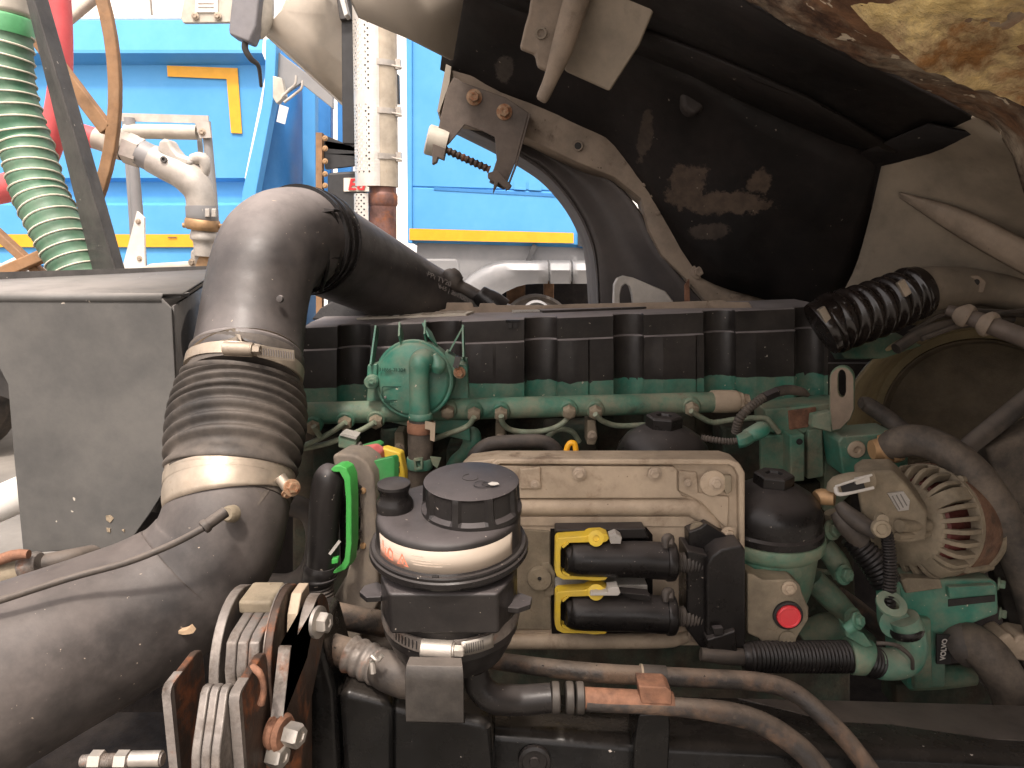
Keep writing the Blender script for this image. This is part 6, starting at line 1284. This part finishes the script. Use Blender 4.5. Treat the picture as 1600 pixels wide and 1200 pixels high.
bm = nb(); pprism(bm, [(1560,998),(1580,990),(1588,1000),(1596,992),(1640,1000),(1640,1040),(1596,1034),(1580,1030),(1566,1024)], 1.16, .05); single('dusty_bolt_block', bm, 'beige_alu', 'dusty bolt block at the right edge beside the lower hose', 'bolt', bev=.006)
bm = nb(); prism(bm, PP([(1530,760,1.26),(1545,780,1.25),(1700,1180,1.20),(1640,1180,1.22),(1540,860,1.26)]), V(.03,.08,0)); single('belt_guard', bm, 'frame_dusty', 'dark slanting guard strip right of the alternator', 'guard', bev=.004)
# corrugated charge hose on top right
t = thing('charge_hose', P(1370,490,1.6), 'glossy black corrugated hose with two clamps running into a tan pipe', 'hose')
CH = [(1282,515,1.56,44),(1300,505,1.56,45),(1340,492,1.58,43),(1380,478,1.60,42),(1412,464,1.62,40),(1436,455,1.63,40)]
bm = nb(); corr(bm, CH, .034, .0055, 56, smooth_ends=.02, sharp=.8, spp=14); part('hose', bm, M['wax_hose'], t)
for (pts, nm, ey) in (([(1291,511,1.56,46),(1300,506,1.56,47.5),(1303,505,1.56,46)], 'hose_clamp', (1286,489)), ([(1420,462,1.625,42),(1428,458,1.63,43),(1431,457,1.63,41)], 'hose_clamp', (1410,447))):
    bm = nb(); tube(bm, pts, 36, 2, cap=False); part('clamp_band', bm, M['wax_hose'], t, solid=.002)
    bm = nb(); u, v = ey; beam(bm, P(u-4,v-8,1.51), P(u+8,v+14,1.51), .016, .012); part('clamp_screw', bm, M['clamp_steel'], t, bev=.002)
bm = nb(); tube(bm, [(1425,458,1.63,37),(1450,452,1.64,36),(1500,448,1.66,31),(1545,452,1.68,27),(1620,468,1.70,26)], 24, 5); t2 = single('charge_pipe', bm, 'hood_inner', 'tan metal pipe with flattened tab at the end of the corrugated hose', 'pipe')
bm = nb(); prism(bm, PP([(1488,432),(1530,430),(1542,440),(1538,458),(1510,456)], 1.62), V(0,.02,0)); part('flat_tab', bm, M['hood_frame'], t2, bev=.003)
bm = nb(); plathe(bm, 1526,441,1.618,(0,-1,0), [(5,0),(0,.5)], seg=16); part('tab_hole', bm, M['print_dark'], t2)
bm = nb(); tube(bm, [(1480,484,1.55,8),(1505,492,1.53,11),(1540,505,1.5,14),(1600,528,1.46,15),(1660,550,1.44,15)], 18, 5)
tt = single('capped_pipe', bm, 'bracket_dark', 'dark capped pipe with two collars above the fan shroud', 'pipe')
for a in ([(1500,489,1.535,11),(1503,491,1.53,18),(1514,495,1.525,18),(1518,497,1.52,12)], [(1536,503,1.505,14),(1540,505,1.50,20),(1549,508,1.495,20),(1553,510,1.49,14)]):
    bm = nb(); tube(bm, a, 20, 2); part('collar', bm, M['hood_frame'], tt)
for k, a in enumerate(([(1420,520,1.6,4),(1480,490,1.62,4),(1560,488,1.64,5),(1660,500,1.66,5)], [(1440,530,1.58,4),(1500,508,1.6,4),(1560,490,1.62,4),(1660,480,1.66,4)], [(1400,545,1.58,9),(1440,520,1.6,10),(1500,505,1.62,9),(1580,498,1.66,8)])):
    bm = nb(); tube(bm, a, 12, 6); single('shaded_cable', bm, 'rubber', ('upper thin black cable under the tan pipe','lower thin black cable crossing under the tan pipe','thicker black cable just above the fan shroud')[k], 'cable')
bm = nb(); prism(bm, PP([(1310,545,1.75),(1400,520,1.75),(1440,540,1.75),(1380,560,1.72),(1320,560,1.72)]), V(0,.05,-.01)); single('shaded_plate', bm, 'dirty_green', 'dusty plate in the shade under the corrugated hose', 'plate')
# ---- fan shroud
t = thing('fan_shroud', P(1500,700,1.75), 'dark olive round fan shroud with mesh cooler core behind it at the right', 'fan shroud')
sax = V(.62,.77,-.05).normalized(); sc = P(1506,688,1.62); s = S(1.62, 688)
bm = nb(); lathe(bm, sc, sax, [(176*s,2*s),(178*s,-3*s),(182*s,-4*s),(184*s,0),(182*s,4*s),(178*s,8*s),(172*s,80*s),(165*s,175*s)], seg=96, ref=Z); part('shroud', bm, M['shroud'], t, ang=60)
bm = nb(); lathe(bm, sc, sax, [(152*s,150*s),(150*s,142*s),(147*s,142*s),(145*s,150*s),(142*s,165*s),(0,167*s)], seg=72, ref=Z); part('cooler_core', bm, M['mesh_core'], t, ang=40)
bm = nb(); lathe(bm, sc, sax, [(168*s,160*s),(150*s,152*s)], seg=72, ref=Z); part('inner_ring', bm, M['shroud'], t)
bm = nb(); prism(bm, [sc + V(.1,.60,0) + V(x*s,-.25*x*s,z*s) for x, z in ((-420,160),(430,160),(430,-520),(-420,-520))], V(0,.05,0)); part('cooler_frame', bm, M['shade_grime'], t)
t = thing('fan_hose', P(1560,650,1.4), 'dark slanting hoses crossing the fan shroud at right', 'hose')
bm = nb(); tube(bm, [(1620,610,1.35,14),(1570,652,1.33,15),(1515,696,1.30,14),(1500,712,1.29,12)], 18, 4); part('hose', bm, M['rubber'], t)
bm = nb(); tube(bm, [(1345,630,1.42,8),(1355,632,1.42,12),(1390,656,1.40,13),(1420,680,1.36,13)], 18, 4); part('hose', bm, M['dusty_rubber'], t)
bm = nb(); pprism(bm, [(1544,700),(1640,660),(1640,900),(1600,850),(1560,790)], 1.3, .06); part('cooler_pipe', bm, M['dusty_rubber'], t, bev=.01)
